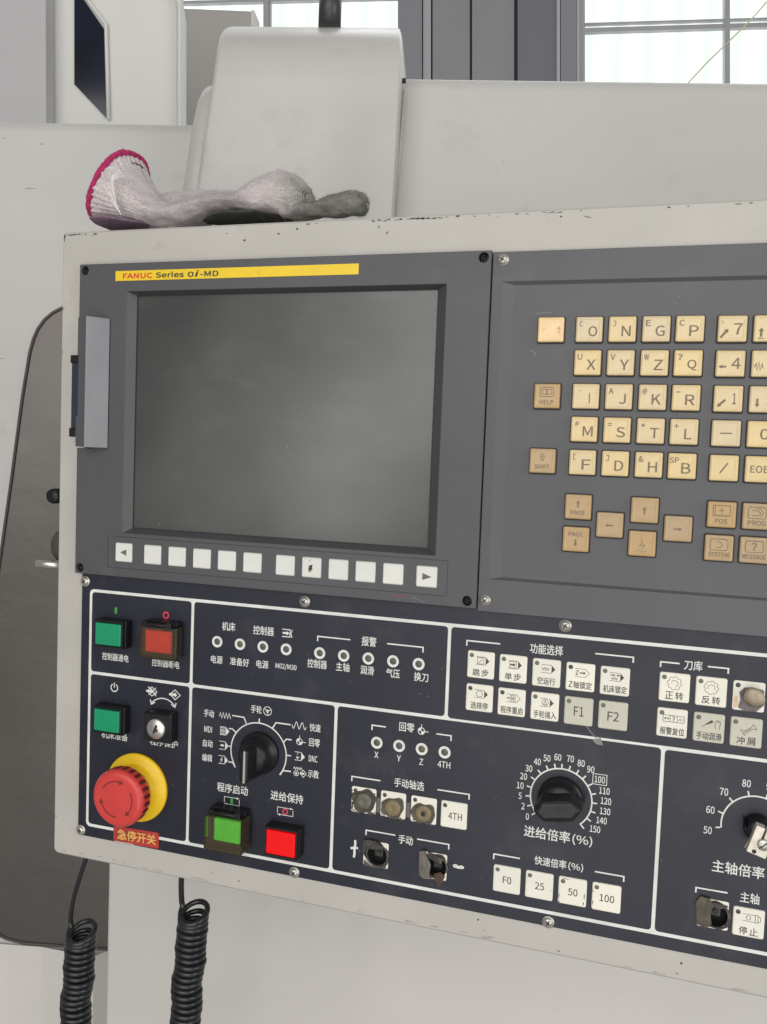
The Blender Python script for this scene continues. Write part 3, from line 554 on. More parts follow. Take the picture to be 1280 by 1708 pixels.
# dial scales
def arcline(cx, cy, r, a0, a1, ticks, extra=()):
    st = [arc(cx, cy, r, a0, a1, 48)] + [[(cx + math.cos(math.radians(a)) * (r + .4), cy - math.sin(math.radians(a)) * (r + .4)), (cx + math.cos(math.radians(a)) * (r + 3), cy - math.sin(math.radians(a)) * (r + 3))] for a in ticks] + list(extra)
    lines('dial_scale', st, .85)
arcline(147.2, 325.3, 20.3, 212, -38, [90], [[(130.2, 313.6), (127.6, 311.6), (124.6 + .4, 311.6)], [(126.5, 324.3), (122.9, 324.3)] if False else [(126.8, 323.6), (125.2, 323.6)], [(130.6, 337.6), (128.4, 334.4), (125.2, 334.4)],
        [(138.0, 307.0), (135.9, 302.6), (127.2, 302.4)], [(156.9, 307.3), (159.4, 303.2), (170, 303.2)], [(165.3, 315.6), (167.2, 313.2), (171, 313.2)], [(167.6, 323.9), (171, 323.9)], [(163.3, 337.9), (165.6, 334.6), (171.2, 334.4)]])
fa = [217, 201, 184, 167, 150, 133, 117, 103, 91, 77.5, 63, 49, 33.5, 17, 1, -15, -31, -48]
fl = ['0', '2', '5', '10', '20', '30', '40', '50', '60', '70', '80', '90', '100', '110', '120', '130', '140', '150']
fp = [(327.4, 339.3), (324.5, 333.3), (322.4, 327.2), (322.2, 320.8), (324.0, 314.9), (326.9, 309.6), (331.8, 304.8), (337.4, 301.8), (343.8, 300.3), (351.2, 300.2), (357.6, 302), (363.3, 304.9), (368.8, 310.2), (371.8, 316.6), (373.0, 322.6), (372.8, 328.8), (371.1, 334.6), (367.6, 340.4)]
arcline(346.8, 325.2, 18.2, 217, -48, fa[1:-1], [[(332.6, 335.8), (330, 337.8)], [(358.6, 338.4), (361.2, 341.2)]])
for s_, (x, y) in zip(fl, fp): word(s_, x, y, {1: 1.8, 2: 4.1, 3: 5.9}[len(s_)], 4.0, fat=.006)
icon('number_box', [cl([(-4, -3.1), (4, -3.1), (4, 3.1), (-4, 3.1)])], 368.8, 310.2, .4)
arcline(455.0, 325.2, 18.2, 188, -8, [188, 162, 134, 104, 76, 46, 18, -8])
for s_, (x, y) in zip(['50', '60', '70', '80', '90', '100', '110', '120'], [(429.9, 330.5), (430.7, 318.5), (437.3, 307.0), (448.8, 300.4), (461.4, 300.4), (473, 307), (480, 318.4), (481, 330.4)]): word(s_, x, y, 4.4 if len(s_) == 2 else 6, 4.2, fat=.006)
# ---------------- membrane keys ----------------------------------------------------------------------
MK = 16.7
mprof = ((0, 0), (.05, .55), (.5, .95), (1.1, 1.0))
mkm = {q: rbox(MK, MK, 1.2, mprof, 3).mesh('membrane_key', M_) for q, M_ in (('c', MEMB), ('g', MEMBG))}
dotm = MB().lathe([(1.35, 0), (1.3, .06), (.6, .07), (.1, .07)], 18).mesh('key_lamp', mat('key_lamp', (.13, .125, .10), .4)); dotd = MB().lathe([(1.35, 0), (1.3, .06), (.1, .07)], 18).mesh('key_lamp_dark', mat('key_lamp_dark', (.05, .05, .045), .4))
def mkey(x, y, parts, kind='c', dark=False, label=None):
    k = obj('membrane_key', mkm[kind], None, PANEL, (x, y, .17), label=label)
    obj('key_lamp', dotd if dark else dotm, None, k, (x - 5.7, y - 5.6, 1.2))
    global LD; sv = LD; LD = 1.04; t = MB(); fn_apply(t, parts); LD = sv
    if t.v: obj('legend', t, INK, k, (x, y, .17))
    return k
def BI(ex, ey=-2.6, fill=True, h=2.4):              # block outline with an arrow head
    o = [('S', [(-3, ey - h), (3.0, ey - h)], .28), ('S', [(-3, ey + h), (3.0, ey + h)], .28)]
    o += [('P', [(3.0, ey - h), (5.3, ey), (3.0, ey + h)])] if fill else [('S', [(3.0, ey - h), (5.2, ey), (3.0, ey + h)], .28)]
    return o + ex
ty = 4.7
two_w, three_w, four_w = 9.2, 10.6, 13.6
def T(s): return ('T', s, .2 if len(s) < 4 else .3, ty, 4.3, {2: 8.8, 3: 10.6, 4: 13.4}[len(s)], .004)
def TS(a, b): return [('T', a, -2.6, ty, 4.4, 4.3, .004), ('T', b, 2.9, ty, 4.4, 4.3, .004)]
fx = [294.8, 314.6, 334.6, 354.5, 374.3]
sq = [(-2, -4.6), (1.9, -4.6), (1.9, -.7), (-2, -.7)]
mkey(fx[0], 249.6, BI([('S', sq, .28, 1), ('S', [(-1.2, -1.4), (1.2, -3.9)], .28)]) + TS('跳', '步'))
mkey(fx[1], 249.9, BI([('S', sq, .28, 1), ('P', arrow(-1.7, -2.6, 1.5, -2.6, 1, 2.4, 1.4))]) + TS('单', '步'))
mkey(fx[2], 250.2, BI([('S', [(-2.6, -3.4), (-1.9, -1.6), (-1.2, -3.4), (-.5, -1.6), (.2, -3.4), (.9, -1.6), (1.6, -3.4)], .3)]) + [T('空运行')])
mkey(fx[3], 250.4, BI([('T', 'Z', -1.9, -2.6, 2.6, 1.8), ('P', arrow(-.4, -2.6, 3.1, -2.6, .7, 1.9, 1.2))], fill=False) + [('T', 'Z', -5.4, ty, 3.6, 2.2), ('T', '轴锁定', 1.6, ty, 4.3, 10.6, .004)], dark=True)
mkey(fx[4], 250.6, BI([('P', arrow(-2.6, -3.6, .2, -3.6, .6, 1.5, 1)), ('P', arrow(2.6, -3.6, .8, -3.6, .6, 1.5, 1)), ('S', [(-2, -2.2), (-1.4, -.9), (-.8, -2.2), (-.2, -.9), (.4, -2.2), (1, -.9), (1.6, -2.2)], .28)]) + [T('机床锁定')])
mkey(fx[0], 270.1, BI([('S', circ(0, -2.6, 1.9, 16), .28, 1)]) + [T('选择停')], dark=True)
mkey(fx[1], 270.4, BI([('S', [(-.8, -4.3), (2.2, -4.3), (2.2, -.9), (-.8, -.9)], .28, 1), ('T', 'N', .7, -2.6, 2.2, 1.6), ('P', arrow(-3, -2.6, -1.1, -2.6, .5, 1.4, .9))], fill=False) + [T('程序重启')], dark=True)
mkey(fx[2], 270.6, BI([('S', circ(.2, -2.6, 1.9, 16), .28, 1), ('S', [(-.8, -1.6), (.2, -3.8), (1.2, -1.6)], .28, 1)]) + [T('手轮插入')])
mkey(fx[3], 270.9, [('T', 'F1', .2, 0, 5.6, 5.6)], 'g'); mkey(fx[4], 271.0, [('T', 'F2', .2, .4, 5.4, 6.4)], 'g')
def gear(cy): return [(r_ * math.cos(a_), cy + r_ * math.sin(a_)) for k in range(40) for a_, r_ in [(2 * math.pi * k / 40, 3.9 if (k % 5) < 3 else 3.3)]]
for x, s_, q in ((407.4, '正', 0), (427.2, '反', 1)):
    mkey(x, 250.4 + q * .2, [('S', gear(-2.4), .26, 1), ('S', arc(0, -2.2, 1.9, 205 if q else 160, -25 if q else -70, 12), .28)] + TS(s_, '转'))
mkey(407.2, 271.1, [('S', [(-5.0, -4.4), (6.6, -4.4), (6.6, -.6), (-5.0, -.6)], .28, 1), ('S', [(-1.1, -4.4), (-1.1, -.6)], .26), ('S', [(2.8, -4.4), (2.8, -.6)], .26), ('P', arrow(-4.4, -2.5, -3, -2.5, .5, 1.6, .8)), ('P', arrow(-1.6, -2.5, -2.8, -2.5, .4, 1.6, .8)), ('T', '?', .8, -2.5, 2.8, 1.6), ('S', [(3.4, -1.8), (4.9, -3.4)], .25), ('S', [(4.4, -1.5), (6, -3.0)], .25), T('报警复位')])
mkey(427.1, 271.3, [('P', [(-1.9, -2.0), (1.6, -4.9), (2.2, -3.3), (-1.5, -1.6)]), ('S', [(-1.7, -1.8), (-3.6, -.2)], .3), ('S', [(3.6, .3), (3.3, -1.6), (3.2, -3.4), (3.9, -4.4), (4.8, -4.7), (5.7, -4.3), (6.2, -3), (5.7, -1.4), (5.6, .3)], .28), ('S', [(4.4, -3.2), (4.4, -4.6)], .2), ('S', [(5.1, -3.2), (5.2, -4.6)], .2), T('手动润滑')], 'g')
mkey(446.8, 271.4, [('S', [(-3, -1.4), (-.9, -.8), (2.6, -3.2), (3.4, -5.0), (4.2, -4.4), (5.4, -2.2), (3.8, -2.6), (-.2, .4), (-.8, 1.7)], .28, 1), ('S', [(-1.6, .4), (2.6, -2.6)], .25)] + TS('冲', '屑'), 'g')
mkey(466.6, 271.6, [])
for x, s_, w_ in zip((316.8, 336.6, 356.4, 376.2), ('F0', '25', '50', '100'), (5.2, 5.4, 5.6, 8.4)): mkey(x, 380.4, [('T', s_, .3 if w_ < 8 else .4, .2, 4.4, w_)], label='membrane key with dark worn edges' if s_ == '50' else None)
g = MB()
for (x, y, a, b_) in [(348.6, 384, .4, 2.2), (349.0, 388, .5, 1.3), (363.4, 381.5, .4, 2.6), (363.2, 386.5, .4, 1.4), (352, 373.1, 2.2, .3), (368.6, 384.5, .35, 2.0), (343.8, 382, .3, .7), (368.4, 377.5, .3, 1)]: chip(g, x, y, a, b_, 1.19)
obj('edge_wear', g, mat('edge_wear', (.16, .15, .13), .7), pl_o, kind='stuff')
mkey(282.1, 345.6, [('T', '4TH', .9, .6, 4.3, 8.6)], dark=True)
mkey(454.4, 379.8, [('S', [(-3.2, -5.0), (3.4, -5.0)], .28), ('S', [(-3.2, -1.0), (3.4, -1.0)], .28), ('S', circ(-.2, -3.0, 1.2, 14), .3, 1), ('S', [(3.4, -5.2), (4.8, -5.2), (4.8, -.8), (3.4, -.8)], .28, 1), ('S', [(4.8, -4.8), (6.2, -4.2), (6.2, -1.8), (4.8, -1.2)], .28)] + TS('停', '止'), dark=True)
# ---- torn membrane keys
def blob(rx, ry, n=26, amp=.12, seed=0):
    random.seed(seed); ph = [random.uniform(0, 6.28) for _ in range(6)]; am = [random.uniform(.3, 1) * amp / (1 + .5 * k) for k in range(6)]
    return [(rx * math.cos(a) * (1 + sum(am[k] * math.sin((k + 2) * a + ph[k]) for k in range(6))), ry * math.sin(a) * (1 + sum(am[k] * math.sin((k + 2) * a + ph[k]) for k in range(6)))) for a in [2 * math.pi * i / n for i in range(n)]]
def torn(x, y, kind, seed):
    k = obj('torn_membrane_key', rbox(MK, MK, 1.2, ((0, 0), (.05, .3), (.3, .4)), 3) if kind != 'hole' else MB().plate(rr(MK, MK, 1.2), [circ(.8, .6, 7.6, 20)], 0, .35), MEMB, PANEL, (x, y, .17), label={'tip': 'key torn open, round brown switch tip showing', 'hole': 'key broken out, dark hole left', 'thumb': 'key torn open around a bent switch cap'}[kind])
    if kind == 'hole':
        e = MB().plate([(p[0] + .4, p[1]) for p in blob(8.5, 8.4, 30, .12, seed + 40)], [circ(.8 + (.7 if seed > 3 else 0), .5, 6.6, 20)], .3, .62); obj('scorched_edge', e, BROKB, k, (x, y, .17))
    return k
def crater(parent, x, y, rx, ry, seed, material, d=.35, cx=0, cy=0, lift=.5, jag=.14):
    o_ = blob(rx, ry, 30, jag, seed); m = MB()
    rings = [[(cx + p[0] * s_, cy + p[1] * s_, dd + .25 * random.random() * (s_ > .7)) for p in o_] for s_, dd in ((1, .44), (.97, .75), (.90, .80), (.80, .5), (.3, .48))]
    m.loft(rings, False, True); return obj('torn_edge', m, material, parent, (x, y, .17))
for i, (x, cxx, cyy, tipm) in enumerate([(222.6, .2, .2, TIPG), (242.4, -.2, 1.6, TIP), (262.5, .0, 2.0, TIP)]):
    k = torn(x, 345.7 + (0, -.2, 0)[i], 'tip', i)
    crater(k, x, 345.7, 8.1 if i == 0 else 7.7, 8.0 if i == 0 else 6.9, 11 + i, BROKEN if i else BROKB, cx=cxx, cy=cyy)
    m = MB().lathe([(5.4, .3), (5.3, 1.2), (4.6, 1.7), (1.4, 1.75), (.9, 1.4 if i < 2 else .6), (.1, 1.3 if i < 2 else .4)], 26, c=(cxx, cyy)); obj('switch_tip', m, tipm, k, (x, 345.7, .17))
    if i < 2:
        g = MB(); 
        g.add([(8.6, -3, .1), (11, -3.4, .12), (11.4, 6.6, .12), (8.8, 6.2, .1)], [(0, 1, 2, 3)]); obj('glue_film', g, mat('glue_film', (.12, .105, .11), .3), k, (x, 345.7, .17))
    if i == 2:
        g = MB().poly(blob(1.4, 1.6, 12, .2, 5), 1.8); g.tf(lambda p: (p[0] + cxx, p[1] + cyy, p[2])); obj('center_hole', g, BLACKM, k, (x, 345.7, .17))
    # grimy lower border
    g = MB()
    for j in range(16): chip(g, random.uniform(-8, 8), 7.6 + random.uniform(-.8, 1.2), random.uniform(.5, 1.6), random.uniform(.3, .9), .62 + .003 * j)
    if i == 0:
        for j in range(14): chip(g, random.choice([-7.6, 7.4]) + random.uniform(-.6, .6), random.uniform(-7, 7), random.uniform(.4, 1), random.uniform(.5, 1.5), .60 + .003 * j)
    obj('grime', g, BROKB, k, (x, 345.7, .17))
    obj('key_lamp', dotd, None, k, (x - 5.7, 345.7 - 5.8, .62))
def flap(k, x, y, pts, material=BROKB, th=.8):
    m = MB(); m.add([(p[0], p[1], p[2] + th) for p in pts] + [(p[0], p[1], p[2]) for p in pts], [tuple(range(len(pts))), tuple(range(2 * len(pts) - 1, len(pts) - 1, -1))] + [(i, (i + 1) % len(pts), len(pts) + (i + 1) % len(pts), len(pts) + i) for i in range(len(pts))])
    return obj('torn_flap', m, material, k, (x, y, .17))
def well(k, x, y, cx, cy, r):
    w_ = MB().lathe([(r, .3), (r * .98, -4), (r * .9, -9), (.2, -9)], 24, c=(cx, cy), cap0=False); obj('switch_well', w_, BLACKM, k, (x, y, .17))
    p_ = MB().box(cx - 2.6, cy - 2.6, -9, cx + 2.6, cy + 2.6, -4.5); p_.lathe([(1.7, -4.5), (1.6, -3), (.8, -3), (.7, -4), (.1, -4)], 16, c=(cx, cy)); obj('switch_stem', p_, mat('switch_stem', (.05, .048, .045), .4), k, (x, y, .17))
x, y = jog[0]; k = torn(x, y, 'hole', 3); well(k, x, y, .6, .4, 6.7)
flap(k, x, y, [(-8.6, -8.6, .6), (-4, -9.4, 1.2), (1.5, -8.6, 2.2), (5.4, -6.2, 1.6), (3.4, -4.2, 1.2), (-1, -4.0, 1.8), (-5, -3.2, .8), (-8.2, -4, .5)]); flap(k, x, y, [(-7.8, 4.6, .3), (-4, 7.2, .3), (4, 8.0, .5), (7, 6.4, .3), (7.4, 8.0, .3), (0, 8.9, .3), (-8, 8.0, .3)], BROKEN, .35)
g = MB(); g.stroke([(-6.6, -3), (-7.2, 0), (-6.6, 4), (-4.4, 6.4), (-1.5, 7.6)], .5, .62); obj('torn_rim', g, mat('torn_rim_light', (.42, .38, .36), .5), k, (x, y, .17))
x, y = jog[1]; k = torn(x, y, 'hole', 4); well(k, x, y, 1.5, .3, 6.2)
flap(k, x, y, [(-9.4, -8, .4), (-6, -9.6, 1.6), (-3.2, -5, 2.2), (-1.4, -1, 1.6), (-2.2, 4, 2.0), (-1.6, 8.2, 1.0), (-5.4, 8.6, .8), (-9.0, 7.4, .4)], mat('torn_strip', (.16, .145, .125), .5, var=.5, vscale=260, stretch=(3, 1, .5), bump=.8, bscale=260, bdist=.0006), 1.2)
flap(k, x, y, [(-4, -9, .6), (2, -7.2, 1.4), (6.8, -6.4, .8), (4.8, -3.0, 1.6), (0, -4, 1.2), (-3.4, -5.4, .8)]); flap(k, x, y, [(.6, 4.4, 1.2), (5, 2.4, 1.8), (7.6, 5, 1.0), (6.0, 9.6, .9), (3.4, 13.2, .4), (1.4, 9, .8)], mat('rusty_flap', (.075, .045, .032), .6, var=.4, vscale=200), .7)
x, y = spj; k = torn(x, y, 'hole', 5); well(k, x, y, 1.6, .2, 7.2)
flap(k, x, y, [(-9.4, -6, .5), (-7, -9.6, .9), (-2.6, -9.2, 1.3), (0.4, -6.4, 1.6), (-1.5, -1, 1.5), (-.5, 5, 1.6), (-3, 8.4, .8), (-8.4, 7.2, .4)], BROKEN, .9)
flap(k, x, y, [(-2, -7.6, .8), (3, -7.2, 1.2), (8.0, -6.2, .6), (5, -4.6, 1.0), (1.6, -4.2, 1.6), (.2, -5, 1.2)]); flap(k, x, y, [(0, 7.4, .5), (6, 6.4, .8), (8.2, 2.0, .6), (8.4, 6, .4), (4, 8.8, .4)], BROKB, .4)
x, y = 447.0, 250.9; k = torn(x, y, 'thumb', 6)
flap(k, x, y, [(-5, -1.8, .4), (-2.4, -4.8, .5), (1.6, -5.4, .5), (7.6, -4.2, .4), (8.1, 4, .4), (4.4, 8.2, .4), (-2, 8.4, .4), (-5.2, 6.8, .4), (-4.2, 2.2, .4)], mat('dark_tear', (.14, .13, .12), .6, var=.3, vscale=250), .3)
th = MB().lathe([(5.0, 0), (5.2, 5), (4.8, 6.4), (3, 6.9), (.1, 7.0)], 30, fn=lambda i, r, d: 1 + .10 * math.sin(2 * math.pi * i / 30 * 2 + .8) + .05 * math.sin(2 * math.pi * i / 30 * 5))
th.tf(lambda p: (p[0] + 2.6, p[1] + 0.6 - p[2] * .32, p[2] * .9)); obj('bent_switch_cap', th, mat('cap_tan', (.34, .28, .20), .45, var=.35, vscale=220, dirt=(.12, .10, .08), dscale=150, dthr=.55, bump=.4), k, (x, y, .6)); obj('key_lamp', dotd, None, k, (x - 5.8, y - 5.8, .62))
g = MB(); g.poly([(-7.6, 1), (-5.6, .4), (-5.2, 6), (-7.6, 7.6)], .58); obj('stain', g, mat('orange_stain', (.70, .50, .33), .5), k, (x, y, .17))
random.seed(21)
# ---------------- push buttons -----------------------------------------------------------------------
def button(x, y, lensmat, w=24.5, h=19.5, dh=7.5, guard=None, label=None, lw=20.2, lh=15.2):
    b0 = obj('push_button', rbox(w, h, 1.0, ((0, 0), (0, dh - .8), (.6, dh)), 3), BLACK, PANEL, (x, y, .2), label=label)
    m = rbox(lw, lh, .7, ((0, dh - .4), (0, dh + 2.6), (.5, dh + 3.1), (1.2, dh + 3.15)), 3); obj('button_lens', m, lensmat, b0, (x, y, .2))
    m = MB().box(w / 2 - 1.6, -h / 2 + 1.5, dh, w / 2 - .7, h / 2 - 1.5, dh + 2.2); m.box(-w / 2 + .6, -h / 2 + .5, dh, w / 2 - .6, -h / 2 + 1.4, dh + 2.2); m.box(-w / 2 + .6, h / 2 - 1.4, dh, w / 2 - .6, h / 2 - .5, dh + 2.2)
    obj('lens_frame', m, BLACK, b0, (x, y, .2))
    if guard:
        gw, gh, gd = guard; m = MB()
        o_ = rr(gw, gh, 1.2, 3); i_ = rr(gw - 2.2, gh - 2.2, .5, 3)
        m.loft([[(p[0], p[1] + .8, 1.5) for p in o_], [(p[0], p[1] + .8, gd - 1) for p in o_], [(p[0] * .985, p[1] * .985 + .8, gd) for p in o_]], False, True)
        m.loft([[(p[0], p[1] + .8, 1.5) for p in i_], [(p[0], p[1] + .8, gd - 1.3) for p in i_]], False, True)
        obj('hinged_guard', m, AMBER, b0, (x, y, .2))
        m = MB().box(-gw / 2 + 1, -gh / 2 - 2.6, 0, gw / 2 - 1, -gh / 2 + .4, 8); m.box(-gw / 2 + 1.4, -gh / 2 - 2.4, 8, -gw / 2 + 5, -gh / 2 + 1.0, 13); m.box(gw / 2 - 6.5, -gh / 2 - 2.6, 8, gw / 2 - 2, -gh / 2 + 1.0, 13.4)
        m.lathe([(1.3, -gw / 2 + 2), (1.3, gw / 2 - 2)], 12, c=(0, 0)); n_ = 2 * 12 + 24
        m.v[-n_:] = [(p[2], -gh / 2 - .7 + p[0], 12 + p[1]) for p in m.v[-n_:]]
        obj('guard_hinge', m, BLACK, b0, (x, y, .2), bevel=.25)
        # bright edges of the clear plastic
        m = MB().box(gw / 2 - 1.0, -gh / 2 + 1.6, 4, gw / 2 - .75, gh / 2, gd - 1.2); m.box(-gw / 2 + 1.2, gh / 2 - .2, 4, gw / 2 - 1.2, gh / 2 + .05, gd - 1.2)
        obj('guard_edge', m, AMBER, b0, (x, y, .2))
    return b0
button(35.6, 254.6, GREEN, label='green push button with black housing, control on'); button(35.8, 315.2, GREEN, label='green push button, machine ready')
button(75.4, 255.6, REDL, w=25, h=20, guard=(26.5, 22, 12.5), label='red push button under a smoky hinged guard')
button(130.0, 378.2, GREENL, w=25, h=20, dh=6, guard=(27.5, 24, 15), label='light green start button under a smoky hinged guard', lw=19, lh=15)
button(169.8, 379.3, REDB, w=24.5, h=20, label='bright red feed hold button', lw=20.4, lh=16)
# key switch
ks = obj('key_switch', rbox(21.5, 20.5, 1.6, ((0, 0), (0, 8.2), (1, 9.5)), 4), BLACK, PANEL, (75.2, 315.2, .2), label='black key switch with silver lock face')
obj('lock_cylinder', MB().lathe([(7.0, 9.4), (7.0, 11.0), (6.3, 11.8), (.1, 11.8)], 32), mat('lock_steel', (.62, .60, .56), .35, metal=.9, var=.1, vscale=200), ks, (75.4, 315.4, .2))
m = MB().poly(rr(1.7, 6.5, .3, 2), 11.86); m.poly([(.8, -.6), (2.4, -.2), (2.0, 1.4), (.8, 1.2)], 11.87); m.tf(lambda p: (p[0] * .94 - p[1] * .34, p[0] * .34 + p[1] * .94, p[2])); obj('keyhole', m, BLACKM, ks, (75.4, 315.4, .2))
# emergency stop
es = obj('emergency_stop', MB().lathe([(24.2, 0), (24.2, 1.8), (23.4, 2.8), (17.5, 3.4), (17.0, 4.2), (16.6, 7.5), (15.4, 8.2), (.1, 8.2)], 64), YELE, PANEL, (55.2, 362.4, .2), label='red mushroom emergency stop on a yellow collar')
def esfn(i, r, d): return 1 - (.035 if (i % 4) in (1, 2) and 13 < d < 21.5 and r > 17 else 0)
obj('stop_head', MB().lathe([(13.5, 8), (14.5, 12), (17.2, 12.6), (19.4, 14.2), (20.0, 16.2), (20.0, 21.0), (19.8, 22.6), (18.6, 24.4), (16.8, 25.4), (15.0, 25.2), (8, 25.6), (.1, 25.8)], 96, fn=esfn), ESTOP, es, (55.2, 362.4, .2))
m = MB()
for k in range(24):
    a = 2 * math.pi * (k + .375) / 24 + math.radians(1.9); ca, sa = math.cos(a), math.sin(a)
    v = []
    for dd, rr_ in ((15.2, 19.88), (21.2, 19.88)):
        for tt in (-1.15, 1.15): v.append((ca * rr_ - sa * tt, sa * rr_ + ca * tt, dd))
    v2 = [(p[0] * .9, p[1] * .9, p[2]) for p in v]
    m.add(v + v2, [(0, 1, 3, 2), (0, 1, 5, 4), (2, 3, 7, 6), (0, 2, 6, 4), (1, 3, 7, 5)])
obj('grip_notches', m, mat('notch_dark', (.10, .012, .012), .6), es, (55.2, 362.4, .2))
m = MB()
for a0 in (150, 30, -90):
    m.stroke(arc(0, 0, 12.2, a0, a0 - 70, 14), .75, 25.62); a = math.radians(a0 - 70); ca, sa = math.cos(a), -math.sin(a); tx, ty_ = -math.sin(a) * -1, -math.cos(a) * -1
    tx, ty_ = math.sin(a), math.cos(a)
    m.poly([(ca * 13.9, sa * 13.9), (ca * 12.2 + tx * 3.4, sa * 12.2 + ty_ * 3.4), (ca * 10.5, sa * 10.5)], 25.68)
obj('turn_arrows', m, mat('engraved_red', (.16, .02, .02), .6), es, (55.2, 362.4, .2))
# red sticker under it
st = obj('stop_sticker', MB().plate(rr(36.8, 11.4, 1.6, 4), [], .2, .45), REDST, PANEL, (54.8, 398.6, 0), label='worn red sticker with gold characters'); st.rotation_euler = (0, math.radians(-1.5), 0)
t = MB(); text(t, '急停开关', 0.5, -.2, 7.2, 31, .5, fat=.02); obj('gold_lettering', t, GOLD, st, (54.8, 398.6, 0)); g = MB()
for k in range(34): chip(g, random.uniform(-18, random.choice([-4, 16])), random.uniform(-5, 5), random.uniform(.4, 1.6), random.uniform(.3, .8), .515)
obj('sticker_wear', g, mat('sticker_wear', (.13, .04, .04), .7), st, (54.8, 398.6, 0)); g = MB(); g.stroke([(-17, 5.0), (-12, 5.5), (-6, 5.3), (-2, 5.6)], .3, .52); obj('white_scrapes', g, WHITE, st, (54.8, 398.6, 0))
# mode selector knob
mk_ = obj('mode_selector_knob', MB().lathe([(14.2, 0), (14.2, 1.5), (13.4, 2.8), (11.2, 3.6), (10.4, 9.5), (9.8, 12), (8, 13.2), (.1, 13.4)], 48), BLACK, PANEL, (148.0, 325.0, .2), label='black pointer knob of the mode selector with silver line')
def barsec(d, L_, w, tip=.35): return [(-w / 2, -L_ / 2 + w * tip, d), (0, -L_ / 2, d), (w / 2, -L_ / 2 + w * tip, d), (w / 2, L_ / 2 - w * tip, d), (0, L_ / 2, d), (-w / 2, L_ / 2 - w * tip, d)]
m = MB().loft([barsec(3, 27, 10), barsec(14, 26, 8.6), barsec(22, 24.5, 6.2), barsec(23.5, 23, 4.8)], True, True); m.tf(lambda p: (p[0], p[1] + 2.2, p[2])); obj('knob_grip', m, BLACK, mk_, (148.0, 325.0, .2), bevel=1.0)
m = MB().box(-.75, -8.5, 23.3, .75, 12.5, 23.9); obj('pointer_line', m, mat('pointer_silver', (.45, .45, .44), .35, metal=.5), mk_, (148.6, 325.4, .2), bevel=.3)
# feed override knob
fk = obj('feed_override_knob', MB().lathe([(13.4, 0), (13.4, 1.4), (12.6, 2.6), (11.4, 3.2), (11.0, 9.5), (10.0, 11), (.1, 11.4)], 48), BLACK, PANEL, (346.8, 325.2, .2), label='black round knob of the feed dial')
m = MB().loft([barsec(3, 30.5, 17, .42), barsec(13, 30, 16, .42), barsec(18, 27.5, 12.5, .42), barsec(19.5, 25, 9.5, .42)], True, True); m.tf(lambda p: (p[1], p[0] * 1.0, p[2])); m.tf(lambda p: (p[0] * .985 + p[1] * .17, -p[0] * .17 + p[1] * .985, p[2])); obj('knob_grip', m, BLACK, fk, (346.8, 326.2, .2), bevel=1.4)
m = MB().poly([(-10.4, 5.9), (-6.6, 5.7), (-5.6, 8.4), (-6.2, 9.4), (-7.2, 7.4)], 14.8); m.tf(lambda p: (p[0], p[1] * .92 + 1.5, p[2] - max(p[1] - 5.7, 0) * .6 + .9)); obj('pointer_mark', m, mat('pointer_white', (.62, .55, .48), .5), fk, (346.8, 325.2, .2))
# spindle override: knob gone, clamp left on the stub
sk_ = obj('spindle_override_stub', MB().lathe([(7.4, 0), (7.4, 2), (6.2, 3), (6.0, 8), (5.4, 9), (.1, 9)], 28), BLACK, PANEL, (455.6, 324.0, .2), label='bare switch stub of the spindle dial with metal clamp, knob missing')
m = MB().box(-5.2, -8, 8.5, -.5, 8, 14.5); m.box(.5, -8, 8.5, 5.2, 8, 14.5); m.box(-5.2, 2, 8.5, 5.2, 8, 14.4); m.tf(lambda p: (p[0] * .96 - p[1] * .28, p[0] * .28 + p[1] * .96, p[2])); obj('metal_clamp', m, mat('clamp_metal', (.66, .62, .54), .4, metal=.3, var=.12, vscale=300), sk_, (456.8, 327.2, .2), bevel=.4)
m = MB().lathe([(3.2, 14.4), (3.2, 15.6), (2.8, 16), (.1, 16)], 24, c=(1.2, 1.0)); obj('clamp_screw', m, STEEL, sk_, (456.8, 327.2, .2)); m = MB().stroke([(-1.0, 3.0), (3.4, -1.0)], .7, 16.05); m.poly(circ(-3.2, 5.6, 1.2, 12), 14.62); obj('screw_slot', m, BLACKM, sk_, (456.8, 327.2, .2))
m = MB()
for k in range(4): m.tube([(-7 + k * .8, -5 + k, 2), (-7.4 + k, -2 + k * .6, 7), (-5.6 + k * .5, 1 + k, 9)], .45, 6)
obj('broken_ribs', m, BLACK, sk_, (455.6, 324.0, .2))

